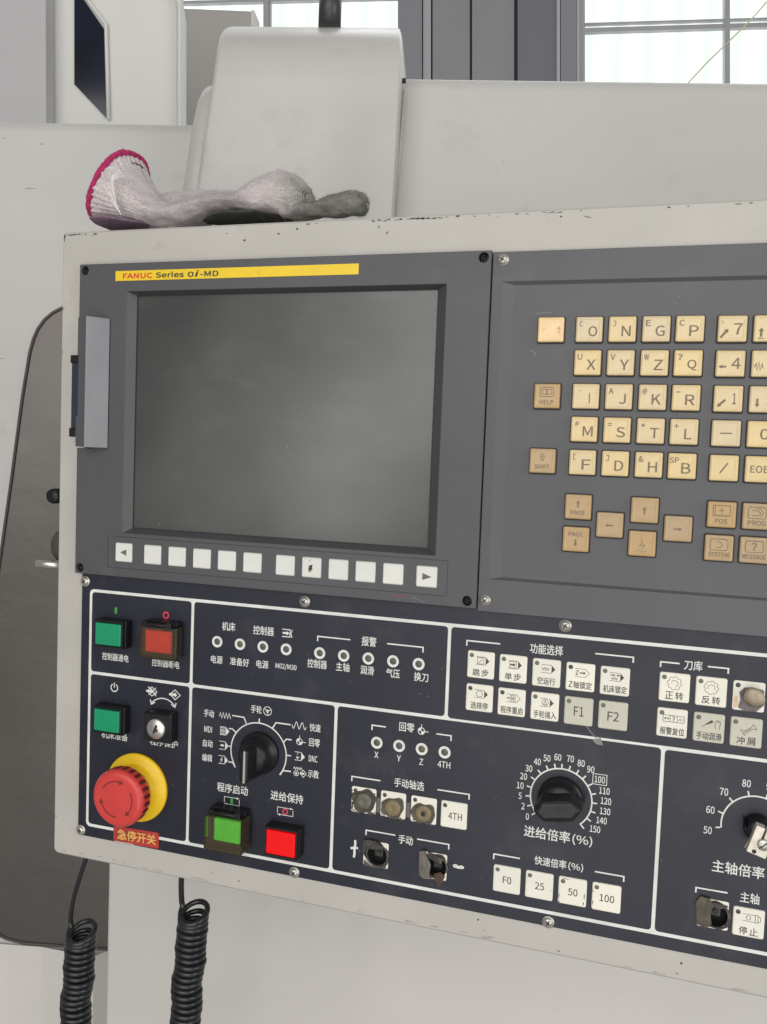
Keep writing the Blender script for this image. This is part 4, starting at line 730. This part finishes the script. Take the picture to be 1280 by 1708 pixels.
# =====================================================================================================
#                                    GLOVE ON TOP
# =====================================================================================================
def at(u, v, d):                                  # photograph point on the plane d mm in front of the panel
    r = R.T @ np.array([(u - 640) / F, (v - 854) / F, 1.0]); s = (-d - CP[2]) / r[2]; X = CP + s * r; return X[0], X[1]
GL = thing('work_glove', 'dirty white knitted work glove with magenta hem lying on top of the console', 'glove', (100, -23.5, -40))
def knit(name, col, dirtcol, dthr):
    m = bpy.data.materials.new(name); m.use_nodes = True; nt = m.node_tree; N = nt.nodes; L = nt.links; b = N['Principled BSDF']
    b.inputs['Roughness'].default_value = 0.95; b.inputs['Specular IOR Level'].default_value = .1
    tc = N.new('ShaderNodeTexCoord')
    n1 = N.new('ShaderNodeTexNoise'); n1.inputs['Scale'].default_value = 38; n1.inputs['Detail'].default_value = 8; L.new(tc.outputs['Object'], n1.inputs['Vector'])
    sx = N.new('ShaderNodeSeparateXYZ'); L.new(tc.outputs['Object'], sx.inputs[0])
    a = N.new('ShaderNodeMapRange'); a.inputs[1].default_value = dthr; a.inputs[2].default_value = dthr + .035; L.new(sx.outputs[0], a.inputs[0])
    ad = N.new('ShaderNodeMath'); ad.operation = 'MULTIPLY_ADD'; L.new(n1.outputs[0], ad.inputs[0]); ad.inputs[1].default_value = .8; 
    sb = N.new('ShaderNodeMath'); sb.operation = 'SUBTRACT'; L.new(a.outputs[0], sb.inputs[0]); sb.inputs[1].default_value = .42; L.new(sb.outputs[0], ad.inputs[2])
    cp = N.new('ShaderNodeMapRange'); cp.inputs[1].default_value = 0.25; cp.inputs[2].default_value = .95; L.new(ad.outputs[0], cp.inputs[0])
    mx = N.new('ShaderNodeMix'); mx.data_type = 'RGBA'; mx.inputs[6].default_value = (*col, 1); mx.inputs[7].default_value = (*dirtcol, 1); L.new(cp.outputs[0], mx.inputs[0])
    uv = N.new('ShaderNodeUVMap'); uv.uv_map = 'UVMap'
    su = N.new('ShaderNodeSeparateXYZ'); L.new(uv.outputs[0], su.inputs[0])
    def sn(o, k):
        q = N.new('ShaderNodeMath'); q.operation = 'MULTIPLY'; L.new(o, q.inputs[0]); q.inputs[1].default_value = k; s = N.new('ShaderNodeMath'); s.operation = 'SINE'; L.new(q.outputs[0], s.inputs[0]); return s.outputs[0]
    nn = N.new('ShaderNodeTexNoise'); nn.inputs['Scale'].default_value = 900; L.new(tc.outputs['Object'], nn.inputs['Vector'])
    ml = N.new('ShaderNodeMath'); ml.operation = 'MULTIPLY'; L.new(sn(su.outputs[0], 1250), ml.inputs[0]); L.new(sn(su.outputs[1], 2 * math.pi * 84), ml.inputs[1])
    ml2 = N.new('ShaderNodeMath'); ml2.operation = 'MULTIPLY_ADD'; L.new(ml.outputs[0], ml2.inputs[0]); ml2.inputs[1].default_value = .22; L.new(nn.outputs[0], ml2.inputs[2])
    bp = N.new('ShaderNodeBump'); bp.inputs['Strength'].default_value = 1; bp.inputs['Distance'].default_value = .0016; L.new(ml2.outputs[0], bp.inputs['Height']); L.new(bp.outputs[0], b.inputs['Normal'])
    dk = N.new('ShaderNodeMapRange'); dk.inputs[1].default_value = -.1; dk.inputs[2].default_value = .9; dk.inputs[3].default_value = .50; dk.inputs[4].default_value = 1.12; L.new(ml2.outputs[0], dk.inputs[0])
    hs = N.new('ShaderNodeHueSaturation'); L.new(mx.outputs[2], hs.inputs['Color']); L.new(dk.outputs[0], hs.inputs['Value']); L.new(hs.outputs[0], b.inputs['Base Color'])
    return m
KN = knit('knitted_cotton', (.86, .785, .79), (.36, .36, .325), .130)
def gz(x, y): return (140 + x / 2.56, 240 + y / 2.56)
def glove_loft(secs, dc, closed_end=True, rib=0, nseg=72, sub=8, wob=.35, seed=0):
    """secs: (bottom, top, half depth) in the enlarged photo's points; returns rings"""
    C_, H_, Dd = [], [], []
    for bt, tp, hd in secs:
        d_ = dc; b_ = at(*gz(*bt), d_); t_ = at(*gz(*tp), d_)
        C_.append(((b_[0] + t_[0]) / 2, (b_[1] + t_[1]) / 2)); H_.append(((t_[0] - b_[0]) / 2, (t_[1] - b_[1]) / 2)); Dd.append(hd)
    n = len(secs); rings = []; T_ = []
    def cat(a, t):
        i = min(int(t), n - 2); f = t - i; p = [a[max(i - 1, 0)], a[i], a[i + 1], a[min(i + 2, n - 1)]]
        q = lambda w, x, y, z: .5 * (2 * x + (y - w) * f + (2 * w - 5 * x + 4 * y - z) * f * f + (3 * x - w - 3 * y + z) * f ** 3)
        return q(*p) if not isinstance(p[0], tuple) else tuple(q(*[e[k] for e in p]) for k in range(2))
    tot = (n - 1) * sub
    for s_ in range(tot + 1):
        t = s_ / sub; c = cat(C_, t); h = cat(H_, t); hd = cat(Dd, t); ring = []
        ribw = rib * max(0, 1 - t / 5.0)
        for k in range(nseg):
            a = 2 * math.pi * k / nseg
            ex = 0.85
            ca, sa = math.copysign(abs(math.cos(a)) ** ex, math.cos(a)), math.copysign(abs(math.sin(a)) ** ex, math.sin(a))
            rad = 1 + ribw * (.5 + .5 * math.cos(a * 36))
            x = c[0] + h[0] * ca * rad; y = c[1] + h[1] * ca * rad; d = dc + hd * sa * rad
            nv = noise.noise(Vector((x * .09, y * .09 + seed, d * .09))) * wob * 3 + noise.noise(Vector((x * .3, y * .3 + seed, d * .3))) * wob
            ring.append((x + nv * .3, y + nv * (h[1] and 1) * .8, d + nv))
        rings.append(ring)
    return rings
def glove_part(name, rings, material, uvs=1.0, cap1=True):
    m = MB().loft(rings, False, cap1, True)
    me = bpy.data.meshes.new(name); me.from_pydata([(p[0] / 1000, -p[2] / 1000, -p[1] / 1000) for p in m.v], [], m.f); me.update()
    n = len(rings[0]); uv = me.uv_layers.new(name='UVMap')
    ln = [0]
    for i in range(1, len(rings)): ln.append(ln[-1] + math.dist([sum(p[k] for p in rings[i]) / n for k in range(3)], [sum(p[k] for p in rings[i - 1]) / n for k in range(3)]))
    for p in me.polygons:
        p.use_smooth = True
        for li in p.loop_indices:
            vi = me.loops[li].vertex_index % (n * len(rings)); r_, k = divmod(vi, n); uv.data[li].uv = (ln[r_] / 300, k / n)
    bm = bmesh.new(); bm.from_mesh(me); bmesh.ops.recalc_face_normals(bm, faces=bm.faces); bm.to_mesh(me); bm.free()
    me.materials.append(material); o = bpy.data.objects.new(name, me); link(o, (0, 0, 0), GL); return o
A = [((76, 336), (222, 52), 26), ((112, 338), (238, 98), 25), ((190, 346), (262, 150), 23), ((270, 356), (300, 205), 22), ((345, 370), (352, 250), 21), ((420, 360), (415, 266), 21), ((490, 338), (478, 256), 21), ((555, 312), (540, 240), 21), ((625, 297), (618, 236), 21), ((690, 300), (690, 236), 22), ((745, 322), (748, 186), 24), ((820, 328), (830, 142), 25), ((885, 328), (890, 130), 24), ((940, 314), (943, 162), 19), ((966, 270), (968, 218), 8)]
ringsA = glove_loft(A, -31, rib=.045, nseg=144, wob=.5)
# hem line bulges to the left
glv = glove_part('glove_body', ringsA, KN)
B = [((860, 318), (860, 262), 12), ((930, 316), (930, 262), 11), ((1000, 312), (1010, 250), 10.5), ((1080, 309), (1085, 220), 11), ((1150, 306), (1155, 204), 11), ((1195, 296), (1198, 216), 8), ((1212, 268), (1213, 246), 2)]
ringsB = glove_loft(B, -24, nseg=48, seed=4, wob=.9)
glove_part('glove_finger', ringsB, KN)
B2 = [((860, 300), (860, 262), 12), ((930, 300), (930, 258), 11), ((1010, 298), (1010, 244), 10), ((1060, 296), (1066, 236), 9), ((1100, 285), (1104, 250), 3)]
ringsB2 = glove_loft(B2, -48, nseg=40, seed=9, wob=.9); glove_part('glove_finger', ringsB2, KN)
B3 = [((300, 330), (300, 240), 12), ((370, 334), (370, 222), 16), ((450, 334), (450, 212), 18), ((560, 332), (560, 207), 19), ((660, 330), (660, 210), 18), ((740, 328), (740, 214), 15), ((800, 326), (800, 250), 8)]
ringsB3 = glove_loft(B3, -50, nseg=72, seed=12, wob=.5); glove_part('glove_palm', ringsB3, KN)
glove_part('palm_gap_shade', glove_loft([((520, 338), (530, 330), 6), ((580, 334), (580, 316), 14), ((640, 330), (640, 300), 17), ((700, 326), (700, 302), 17), ((800, 324), (800, 308), 16), ((880, 322), (880, 314), 8)], -26, nseg=40, seed=3), mat('gap_shade_knit', (.045, .05, .043), .9, var=.4, vscale=200, bump=.8, bscale=700, bdist=.0008))  # shadow of the hollow under the glove, put into a near-black loft
# magenta hem
HEM = mat('magenta_yarn', (.42, .022, .12), .95, var=.3, vscale=300, bump=1, bscale=900, bdist=.001)
hem = MB(); r0 = ringsA[0]; r1 = ringsA[2]; nA = len(r0)
pts = []
r0s = glove_loft(A, -31, rib=.01, nseg=144); r0 = [tuple(sum(r0s[0][(k + j) % nA][i] for j in (-4, -3, -2, -1, 0, 1, 2, 3, 4)) / 9 for i in range(3)) for k in range(nA)]; r1 = [tuple(sum(r0s[2][(k + j) % nA][i] for j in (-4, -3, -2, -1, 0, 1, 2, 3, 4)) / 9 for i in range(3)) for k in range(nA)]
for k in range(nA + 1):
    p = r0[k % nA]; q = r1[k % nA]; pts.append(tuple(p[i] - (q[i] - p[i]) * .15 + random.uniform(-.25, .25) for i in range(3)))
hem.tube(pts, [2.2 + random.uniform(-.3, .3) for _ in pts], 10, cap=False)
obj('magenta_hem', hem, HEM, GL)
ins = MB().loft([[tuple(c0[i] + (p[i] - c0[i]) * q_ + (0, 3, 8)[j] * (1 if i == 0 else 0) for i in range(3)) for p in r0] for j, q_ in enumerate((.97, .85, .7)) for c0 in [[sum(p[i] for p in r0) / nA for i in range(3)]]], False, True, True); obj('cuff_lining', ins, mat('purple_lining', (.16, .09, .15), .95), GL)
glove_part('cuff_fold', glove_loft([((86, 358), (92, 322), 18), ((150, 359), (150, 328), 22), ((230, 358), (230, 338), 18), ((296, 357), (296, 340), 8)], -27, nseg=40, seed=7), mat('purple_knit', (.20, .13, .19), .95, var=.3, vscale=300, bump=.8, bscale=700, bdist=.0008))
# yarn fuzz
fz = MB(); fzm = MB()
def fuzz(m, rings, cnt, lo=0, hi=None, ln=(1.0, 3.0), w=.07):
    nr = len(rings); n = len(rings[0]); hi = hi or nr
    for _ in range(cnt):
        i = random.randrange(lo, hi); k = random.randrange(n); p = Vector(rings[i][k]); c = sum((Vector(q) for q in rings[i][::max(n // 8, 1)]), Vector()) / len(rings[i][::max(n // 8, 1)])
        o_ = (p - c).normalized(); t_ = Vector([random.gauss(0, 1) for _ in range(3)]); L_ = random.uniform(*ln) * random.random() ** .5
        p = p + t_ * .3; m1 = p + (o_ + t_ * .35).normalized() * L_ * .6; e = m1 + (o_ * .4 + t_ * .6 + Vector((0, .2, 0))).normalized() * L_ * .5
        s_ = t_.cross(o_).normalized() * w
        m.add([p - s_, p + s_, m1 + s_ * .8, m1 - s_ * .8, e], [(0, 1, 2, 3), (3, 2, 4)])
fuzz(fz, ringsA, 9000); fuzz(fz, ringsB3, 3000); fuzz(fz, ringsB, 2200); fuzz(fz, ringsB2, 800)
fo = obj('yarn_fuzz', fz, KN, GL, kind='stuff')
fo.data.uv_layers.new(name='UVMap')
hr = [[tuple(p) for p in [(q[0] + 2.0 * math.cos(a), q[1] + 2.0 * math.sin(a), q[2]) for a in (0, 1.57, 3.14, 4.7)]] for q in pts]; fuzz(fzm, hr, 1300, ln=(.8, 2.4)); obj('hem_fuzz', fzm, HEM, GL, kind='stuff')
g = MB(); 
for k in range(5):
    b_ = at(*gz(150 + k * 3, 108 + k * 4), -2); g.tube([(b_[0], b_[1], -2 - k), (b_[0] - 4 - k * .5, b_[1] + 5, 0), (b_[0] - 8 + k, b_[1] + 13 + k * 2, -2), (b_[0] - 4 + k, b_[1] + 24 + k, -2)], .28, 5)
obj('loose_yarn', g, mat('white_yarn', (.78, .75, .74), .95), GL)

# =====================================================================================================
#                                    THE MACHINE BEHIND (turned 14.5 degrees to the console)
# =====================================================================================================
TH = math.radians(14.5); AX = np.array([math.cos(TH), 0, math.sin(TH)]); NN = np.array([-math.sin(TH), 0, math.cos(TH)])
def mp(u, v, D):                                 # photograph point on the machine plane at depth D
    r = R.T @ np.array([(u - 640) / F, (v - 854) / F, 1.0]); s = (D - NN @ CP) / (NN @ r); X = CP + s * r; return (float(X @ AX), float(X[1]))
def M3(X, y, D):
    P = X * AX + D * NN; return (P[0], y, -P[2])
def sheet(rows, back=None):                      # rows of (points, D): loft in machine space
    m = MB(); m.loft([[M3(*p) for p in r_] for r_ in rows], False, False, False, closed=False); return m
MACH = thing('machining_centre', 'pale grey sheet metal body of the machining centre behind the console', 'machine', M3(0, 700, 320))
# left door wall, with the rounded top edge
DW = 300
xl, ytop = mp(-260, 210, DW)[0], mp(150, 204, DW + 6)[1]
xr_ = mp(1000, 210, DW)[0]
prof = [(900, 0), (ytop + 12, 0), (ytop + 6, 1.2), (ytop + 2.5, 4), (ytop + .6, 8), (ytop, 14), (ytop, 160)]
m = MB(); m.loft([[M3(xl, y, DW + d), M3(xr_, y, DW + d)] for y, d in prof], False, False, True, closed=False); obj('door_wall', m, PAINTB, MACH)
# beam at the right
DB = 235
yb = mp(980, 137, DB + 14)[1]; xa, xb = mp(640, 200, DB)[0], mp(2600, 200, DB)[0]
prof = [(900, 0), (yb + 14, 0), (yb + 8, 1.4), (yb + 3.5, 5), (yb + 1, 10), (yb, 18), (yb, 200)]
m = MB(); m.loft([[M3(xa, y, DB + d), M3(xb, y, DB + d)] for y, d in prof], False, False, True, closed=False); obj('upper_cover', m, PAINTB, MACH)
# hood
DH = 200
def hood(name, Lp, Rp, D0, back, material, rowsd, rnd=5):
    m = MB(); rings = []
    for (vl, ul, ur, dd) in rowsd:
        a = mp(ul, vl, D0 + dd); b_ = mp(ur, vl, D0 + dd); y = (a[1] + b_[1]) / 2
        ring = [M3(a[0] + 3, y, D0 + back), M3(a[0], y, D0 + dd + rnd), M3(a[0] + rnd * .1, y, D0 + dd + rnd * .55), M3(a[0] + rnd * .38, y, D0 + dd + rnd * .2), M3(a[0] + rnd, y, D0 + dd), M3(b_[0] - 1.5, y, D0 + dd), M3(b_[0], y, D0 + dd + 1.5), M3(b_[0] + 1.0, y, D0 + dd + 12), M3(b_[0] + 1, y, D0 + back)]
        rings.append(ring)
    m.loft(rings, False, False, True, closed=False); m.add(rings[-1], [tuple(range(len(rings[-1])))]); return obj(name, m, material, MACH)
rowsd = [(1100, 300, 640, 0), (470, 305, 648, 0), (345, 322, 655, 0), (230, 338, 662, 0), (130, 354, 667, 0), (100, 358, 669, 2), (80, 361, 669, 7), (64, 364, 669, 15), (54, 368, 669, 26), (48, 373, 668, 42), (45, 380, 667, 62)]
h_ = hood('hood', 0, 0, DH, 150, PAINTH, rowsd); 
rowsd2 = [(1100, 280, 330, 0), (470, 280, 330, 0), (320, 300, 345, 0), (200, 318, 352, 0), (165, 326, 356, 4), (150, 333, 357, 12), (142, 340, 358, 26)]
hood('hood_side_cover', 0, 0, DH + 45, 60, PAINTH, rowsd2, 10)
# seam lip between hood and cover
a, b_ = mp(674, 136, DH + 8), mp(657, 352, DH + 8); m = MB(); m.tube([M3(a[0], a[1], DH + 26), M3(b_[0], b_[1], DH + 26)], 1.5, 8); obj('seam_lip', m, PAINT, MACH)
a = mp(674, 133, DH + 20); m = MB(); m.box(-1.6, -2, -1, 1.6, 2, 1); obj('seam_gap', m, BLACKM, MACH, M3(a[0], a[1], DH + 22))
# post with rod on the hood
a = mp(550, 43, DH + 75); m = MB().lathe([(11, 0), (11, 26), (9.5, 29), (.1, 29)], 28); m.tf(lambda p: (p[0], -p[2], p[1])); pz = M3(a[0], a[1] + 1, DH + 75); obj('post_socket', m, mat('dark_grey_socket', (.035, .035, .04), .35), MACH, pz)
m = MB().lathe([(4.2, 28), (4.2, 160)], 20); m.tf(lambda p: (p[0], -p[2], p[1])); obj('post_rod', m, STEEL, MACH, pz)
# smoked window sheet left, with its seal
DS = DW - 2
outl = [(190, 500), (150, 503), (120, 509), (103, 514), (88, 522), (75, 533), (64, 548), (56, 566), (50, 588), (46, 612), (38, 660), (28, 735), (18, 810), (8, 880), (-2, 950), (-14, 1050), (-26, 1150), (-36, 1260), (-40, 1380), (-38, 1480), (-26, 1530), (-8, 1556), (12, 1566), (40, 1573), (110, 1578), (230, 1587), (260, 1585), (260, 500)]
pm_ = [mp(u, v, DS) for u, v in outl]
m = MB(); m.add([M3(p[0], p[1], DS) for p in pm_], [tuple(range(len(pm_)))]); obj('smoked_window', m, SSTEEL, MACH)
m = MB(); m.tube([M3(p[0], p[1], DS - .5) for p in pm_[:-2]], 1.7, 8); obj('window_seal', m, SEAL, MACH)
# things on the sheet that stick out behind the console's left edge
def knobx(u, v, D): a = mp(u, v, D); return M3(a[0], a[1], D)
a = knobx(100, 827, 240); m = MB().lathe([(7, -16), (7.4, -6), (7.4, 10), (6.6, 12), (.1, 12)], 24); m.tf(lambda p: (p[0], p[1], p[2])); obj('black_latch', m, BLACK, MACH, a)
a = knobx(116, 911, 255); m = MB().lathe([(17, -6), (17.5, -4), (17.5, 6), (16, 8), (.1, 8)], 72, fn=lambda i, r, d: 1 + .014 * (i % 2)); obj('knurled_knob', m, mat('knurled_steel', (.17, .165, .155), .4, metal=.8), MACH, a)
a = knobx(82, 941, 248); m = MB().lathe([(.1, -14), (4.0, -14), (4.6, -13), (4.6, 14), (.1, 14)], 20); m.tf(lambda p: (p[2], p[1], p[0])); obj('pin_handle', m, mat('pin_steel', (.58, .55, .52), .3, metal=.9), MACH, a)
# lower front column plate (right) and the folded panel at the left bottom
DC = 215
a = mp(180, 1445, DC); b_ = mp(2600, 1500, DC)
m = MB(); yb0, yb1 = a[1] - 260, a[1] + 420
m.loft([[M3(a[0] + 6, y, DC + 90), M3(a[0] + .4, y, DC + 6), M3(a[0] + .8, y, DC + 2), M3(a[0] + 3.5, y, DC), M3(b_[0], y, DC)] for y in (yb0, yb1)], False, False, True, closed=False); obj('column_plate', m, PAINTC, MACH)
a2 = mp(-160, 1600, DW - 3); b2 = mp(70, 1600, DW - 3); c2 = mp(158, 1600, DW - 3)
yt = mp(100, 1582, DW - 3)[1]
m = MB(); m.loft([[M3(a2[0], y, DW - 3), M3(b2[0], y, DW - 3), M3(c2[0], y, DW - 14), M3(c2[0] + 3, y, DW - 14), M3(c2[0] + 24, y, DW + 12), M3(c2[0] + 60, y, DW + 12)] for y in (yt, yt + 400)], False, False, False, closed=False); obj('lower_folded_panel', m, PAINTC, MACH)
# scratches on the wall
g = MB(); 
for (u, v, l) in [(50, 314, 6), (3, 598, 3), (8, 230, 3), (70, 240, 3)]:
    a = mp(u, v, DW); q = MB(); chip(q, 0, 0, l, .5, 0); g.add([M3(a[0] + p[0], a[1] + p[1], DW - .3) for p in q.v], q.f)
for (u, v) in [(830, 284), (840, 270), (845, 275), (633, 322)]:
    a = mp(u, v, DH - 1 if u < 650 else DB); q = MB(); chip(q, 0, 0, .7, .6, 0); DD = (DH if u < 650 else DB) - .4; g.add([M3(a[0] + p[0], a[1] + p[1], DD) for p in q.v], q.f)
obj('wall_scratches', g, RUB, MACH, kind='stuff')

# =====================================================================================================
#                                    COILED CABLES
# =====================================================================================================
def coil(label, u_top, v_top, u_lead, rad, pitch, r, dd, lean, turns):
    c = at(u_top, v_top, dd); T_ = thing('coiled_cable', label, 'cable', (c[0], c[1] + turns * pitch, dd), 'coiled cables hanging under the console')
    pts = []; n = 22
    l0 = at(u_lead, 1440, dd + 6)
    # lead comes down and wraps into the first turn at the left
    P0 = Vector((l0[0], 419, dd + 2)); P3 = Vector((c[0] - rad, c[1] + 2, dd))
    for k in range(14):
        t = k / 14; p = P0 * (1 - t) ** 3 + 3 * t * (1 - t) ** 2 * Vector((l0[0] - 1, 419 + 18, dd + 4)) + 3 * t * t * (1 - t) * Vector((c[0] - rad - .5, c[1] - 20, dd + 3)) + t ** 3 * P3; pts.append(tuple(p))
    for k in range(int(turns * n)):
        a = math.pi - 2 * math.pi * k / n; yy = pitch * k / n; tilt = (.12 + .55 * max(0, 1 - k / (n * 2.2))) * rad
        rr_ = rad * (1 + .03 * math.sin(k * .11)); w = noise.noise(Vector((k * .013, 3.1, rad))) * 1.6
        pts.append((c[0] + rr_ * math.cos(a) + lean(yy) + w, c[1] + 2 + yy + tilt * math.sin(a), dd - rr_ * math.sin(a) * -1))
    m = MB().tube(pts, r, 10); obj('cable', m, RUBBER, T_)
coil('left coiled black cable hanging from the console in front of the smoked window', 136, 1545, 150, 9.9, 4.8, 2.1, -40, lambda y: -y * .055, 30)
coil('right coiled black cable hanging from the console in front of the pale column plate', 323, 1512, 304, 9.7, 4.8, 2.1, -45, lambda y: -y * .05, 32)

# =====================================================================================================
#                                    THE HALL BEHIND
# =====================================================================================================
def wall_poly(name, pts, D, material, parent=None, thick=None, **k):
    P = [mp(u, v, D) for u, v in pts]; m = MB(); n = len(P); t = thick or 30
    m.add([M3(p[0], p[1], D) for p in P] + [M3(p[0], p[1], D + t) for p in P], [tuple(range(n)), tuple(range(2 * n - 1, n - 1, -1))] + [(i, (i + 1) % n, n + (i + 1) % n, n + i) for i in range(n)])
    return obj(name, m, material, parent, **k)
def bar(name, u0, v0, u1, v1, D, th, material, parent, dep=40):
    a, b_ = Vector(mp(u0, v0, D)), Vector(mp(u1, v1, D)); t_ = (b_ - a).normalized(); n_ = Vector((-t_.y, t_.x)) * th / 2
    q = [a + n_, b_ + n_, b_ - n_, a - n_]; m = MB(); m.add([M3(p.x, p.y, D) for p in q] + [M3(p.x, p.y, D + dep) for p in q], [(0, 1, 2, 3), (7, 6, 5, 4), (0, 4, 5, 1), (1, 5, 6, 2), (2, 6, 7, 3), (3, 7, 4, 0)]); return obj(name, m, material, parent)
GREYC = mat('grey_door_paint', (.50, .50, .51), .5, var=.05, vscale=3, speck=(.12, .12, .12), sscale=60, sthr=.74); WHC = mat('white_cabinet_paint', (.70, .70, .67), .42, var=.03, vscale=2)
BEI = mat('beige_cabinet_paint', (.44, .42, .40), .5, var=.06, vscale=3, stretch=(1, 1, .3)); DARKG = mat('tinted_glass', (.006, .010, .028), .10, var=.5, vscale=6)
# neighbour machine: grey door, white door with cut-cornered window
nb = thing('neighbour_machine', 'white machine cabinet with a cut-cornered dark window beyond the console at upper left', 'machine', M3(mp(150, 210, 900)[0], 900, 950))
wall_poly('white_door', [(78, -120), (276, -120), (294, 10), (294, 300), (78, 300)], 900, WHC, nb, 60)
wall_poly('door_post', [(285, -120), (301, -120), (301, 300), (296, 300), (296, 6), (289, -10)], 880, WHC, nb, 20, bevel=4)
wall_poly('dark_window', [(124, -60), (124, 140), (177, 196), (173, 47), (135, -8), (124, -60)][:5], 897, DARKG, nb, 4)
m = MB(); W2 = [(135, -40), (144, -3), (178, 42), (182, 200)]; m.tube([M3(*mp(u, v, 897), 894) for u, v in W2], 3.0, 8); obj('window_trim', m, WHC, nb)
bar('door_edge', 79, -120, 79, 300, 893, 7, WHC, nb, 10)
wall_poly('grey_panel', [(-300, -120), (76, -120), (77, 300), (-300, 300)], 860, GREYC, nb, 30)
bc = thing('beige_cabinet', 'beige cabinet standing between the white machine and the hood', 'cabinet', M3(mp(360, 200, 1500)[0], 900, 1550))
wall_poly('cabinet_body', [(297, 12), (419, 17), (419, 330), (297, 330)], 1500, BEI, bc, 200, bevel=5)
bar('side_edge', 421.5, 17, 421.5, 300, 1501, 8, WHC, bc, 60)
# hall wall, column, windows
DWALL = 4200
FRM = mat('grey_window_frame', (.62, .62, .65), .45, var=.05, vscale=2); CLAD = mat('grey_wall_cladding', (.46, .47, .49), .5, var=.06, vscale=1.5); CLADB = mat('blue_grey_column', (.31, .32, .355), .5, var=.05, vscale=1.5); CLADL = mat('light_edge_trim', (.70, .71, .74), .5)
wl_ = thing('hall_wall', 'grey profiled sheet wall between the two bright windows', 'wall', M3(mp(820, 400, DWALL)[0], 1500, DWALL))
xs = [(706, 719), (722, 784), (788, 858), (864, 932)]
for i, (ua, ub) in enumerate(xs): wall_poly('wall_sheet', [(ua, -300), (ub, -300), (ub, 700), (ua, 700)], DWALL - (0, 0, 15, 35)[i], (CLADL, CLAD, CLAD, CLADB)[i], wl_, 60)
wall_poly('wall_backing', [(664, -300), (976, -300), (976, 700), (664, 700)], DWALL + 70, CLADB, wl_, 40)
wall_poly('column_flange', [(664, -300), (704, -300), (704, 700), (664, 700)], DWALL - 40, mat('grey_column', (.42, .42, .46), .5), wl_, 100)
wall_poly('column_flange', [(936, -300), (962, -300), (962, 700), (936, 700)], DWALL - 60, mat('grey_column', (.42, .42, .46), .5), wl_, 110)
bar('trim_edge', 932, -300, 932, 700, DWALL - 62, 16, CLADL, wl_, 30); bar('trim_edge', 965, -300, 965, 700, DWALL - 62, 14, CLADL, wl_, 30)
def window(label, u0, u1, vbars, hbars, v0=-500, v1=700):
    w_ = thing('hall_window', label, 'window', M3(mp((u0 + u1) / 2, 400, DWALL)[0], 1600, DWALL), 'bright windows of the hall')
    wall_poly('pane', [(u0, v0), (u1, v0), (u1, v1), (u0, v1)], DWALL + 20, RIB, w_, 5)
    for u, t in vbars: bar('mullion', u, v0, u, v1, DWALL - 10, t, FRM, w_, 40)
    for va, vb, t in hbars: bar('transom', u0, va, u1, vb, DWALL - 5, t, FRM, w_, 30)
    return w_
window('bright window behind the hood at upper left, thin mullions', 200, 664, [(444, 26), (451, 6), (300, 20), (440, 4)], [(6, -6, 14)])
window('bright window at the upper right with crossing grey bars', 967, 1700, [(971, 26), (1214, 26), (1460, 26)], [(50, 28, 22), (39, 17, 6), (-330, -350, 22)])
# faint ribs of translucent sheeting seen through the windows
SKY = bpy.data.materials.new('overcast_sky'); SKY.use_nodes = True; nt = SKY.node_tree; nt.nodes.clear(); o_ = nt.nodes.new('ShaderNodeOutputMaterial'); e_ = nt.nodes.new('ShaderNodeEmission'); e_.inputs[0].default_value = (.97, 1.0, .985, 1); e_.inputs[1].default_value = 1.35; nt.links.new(e_.outputs[0], o_.inputs[0])
a, b_ = mp(-1500, -2500, DWALL + 900), mp(3200, 900, DWALL + 900); m = MB(); m.add([M3(a[0], a[1], DWALL + 900), M3(b_[0], a[1], DWALL + 900), M3(b_[0], b_[1], DWALL + 900), M3(a[0], b_[1], DWALL + 900)], [(0, 1, 2, 3)])
obj('sky', m, SKY, None, kind='structure')
WI = obj('hanging_wire', MB().tube([M3(*mp(u, v, 700), 700) for u, v in ((1130, 160), (1152, 134), (1180, 104), (1215, 70), (1250, 36), (1300, -20), (1400, -130), (1700, -480), (2100, -950))], .9, 6), mat('yellow_green_wire', (.50, .52, .30), .5))
WI['label'] = 'thin yellowish wire slanting across the right window'; WI['category'] = 'wire'
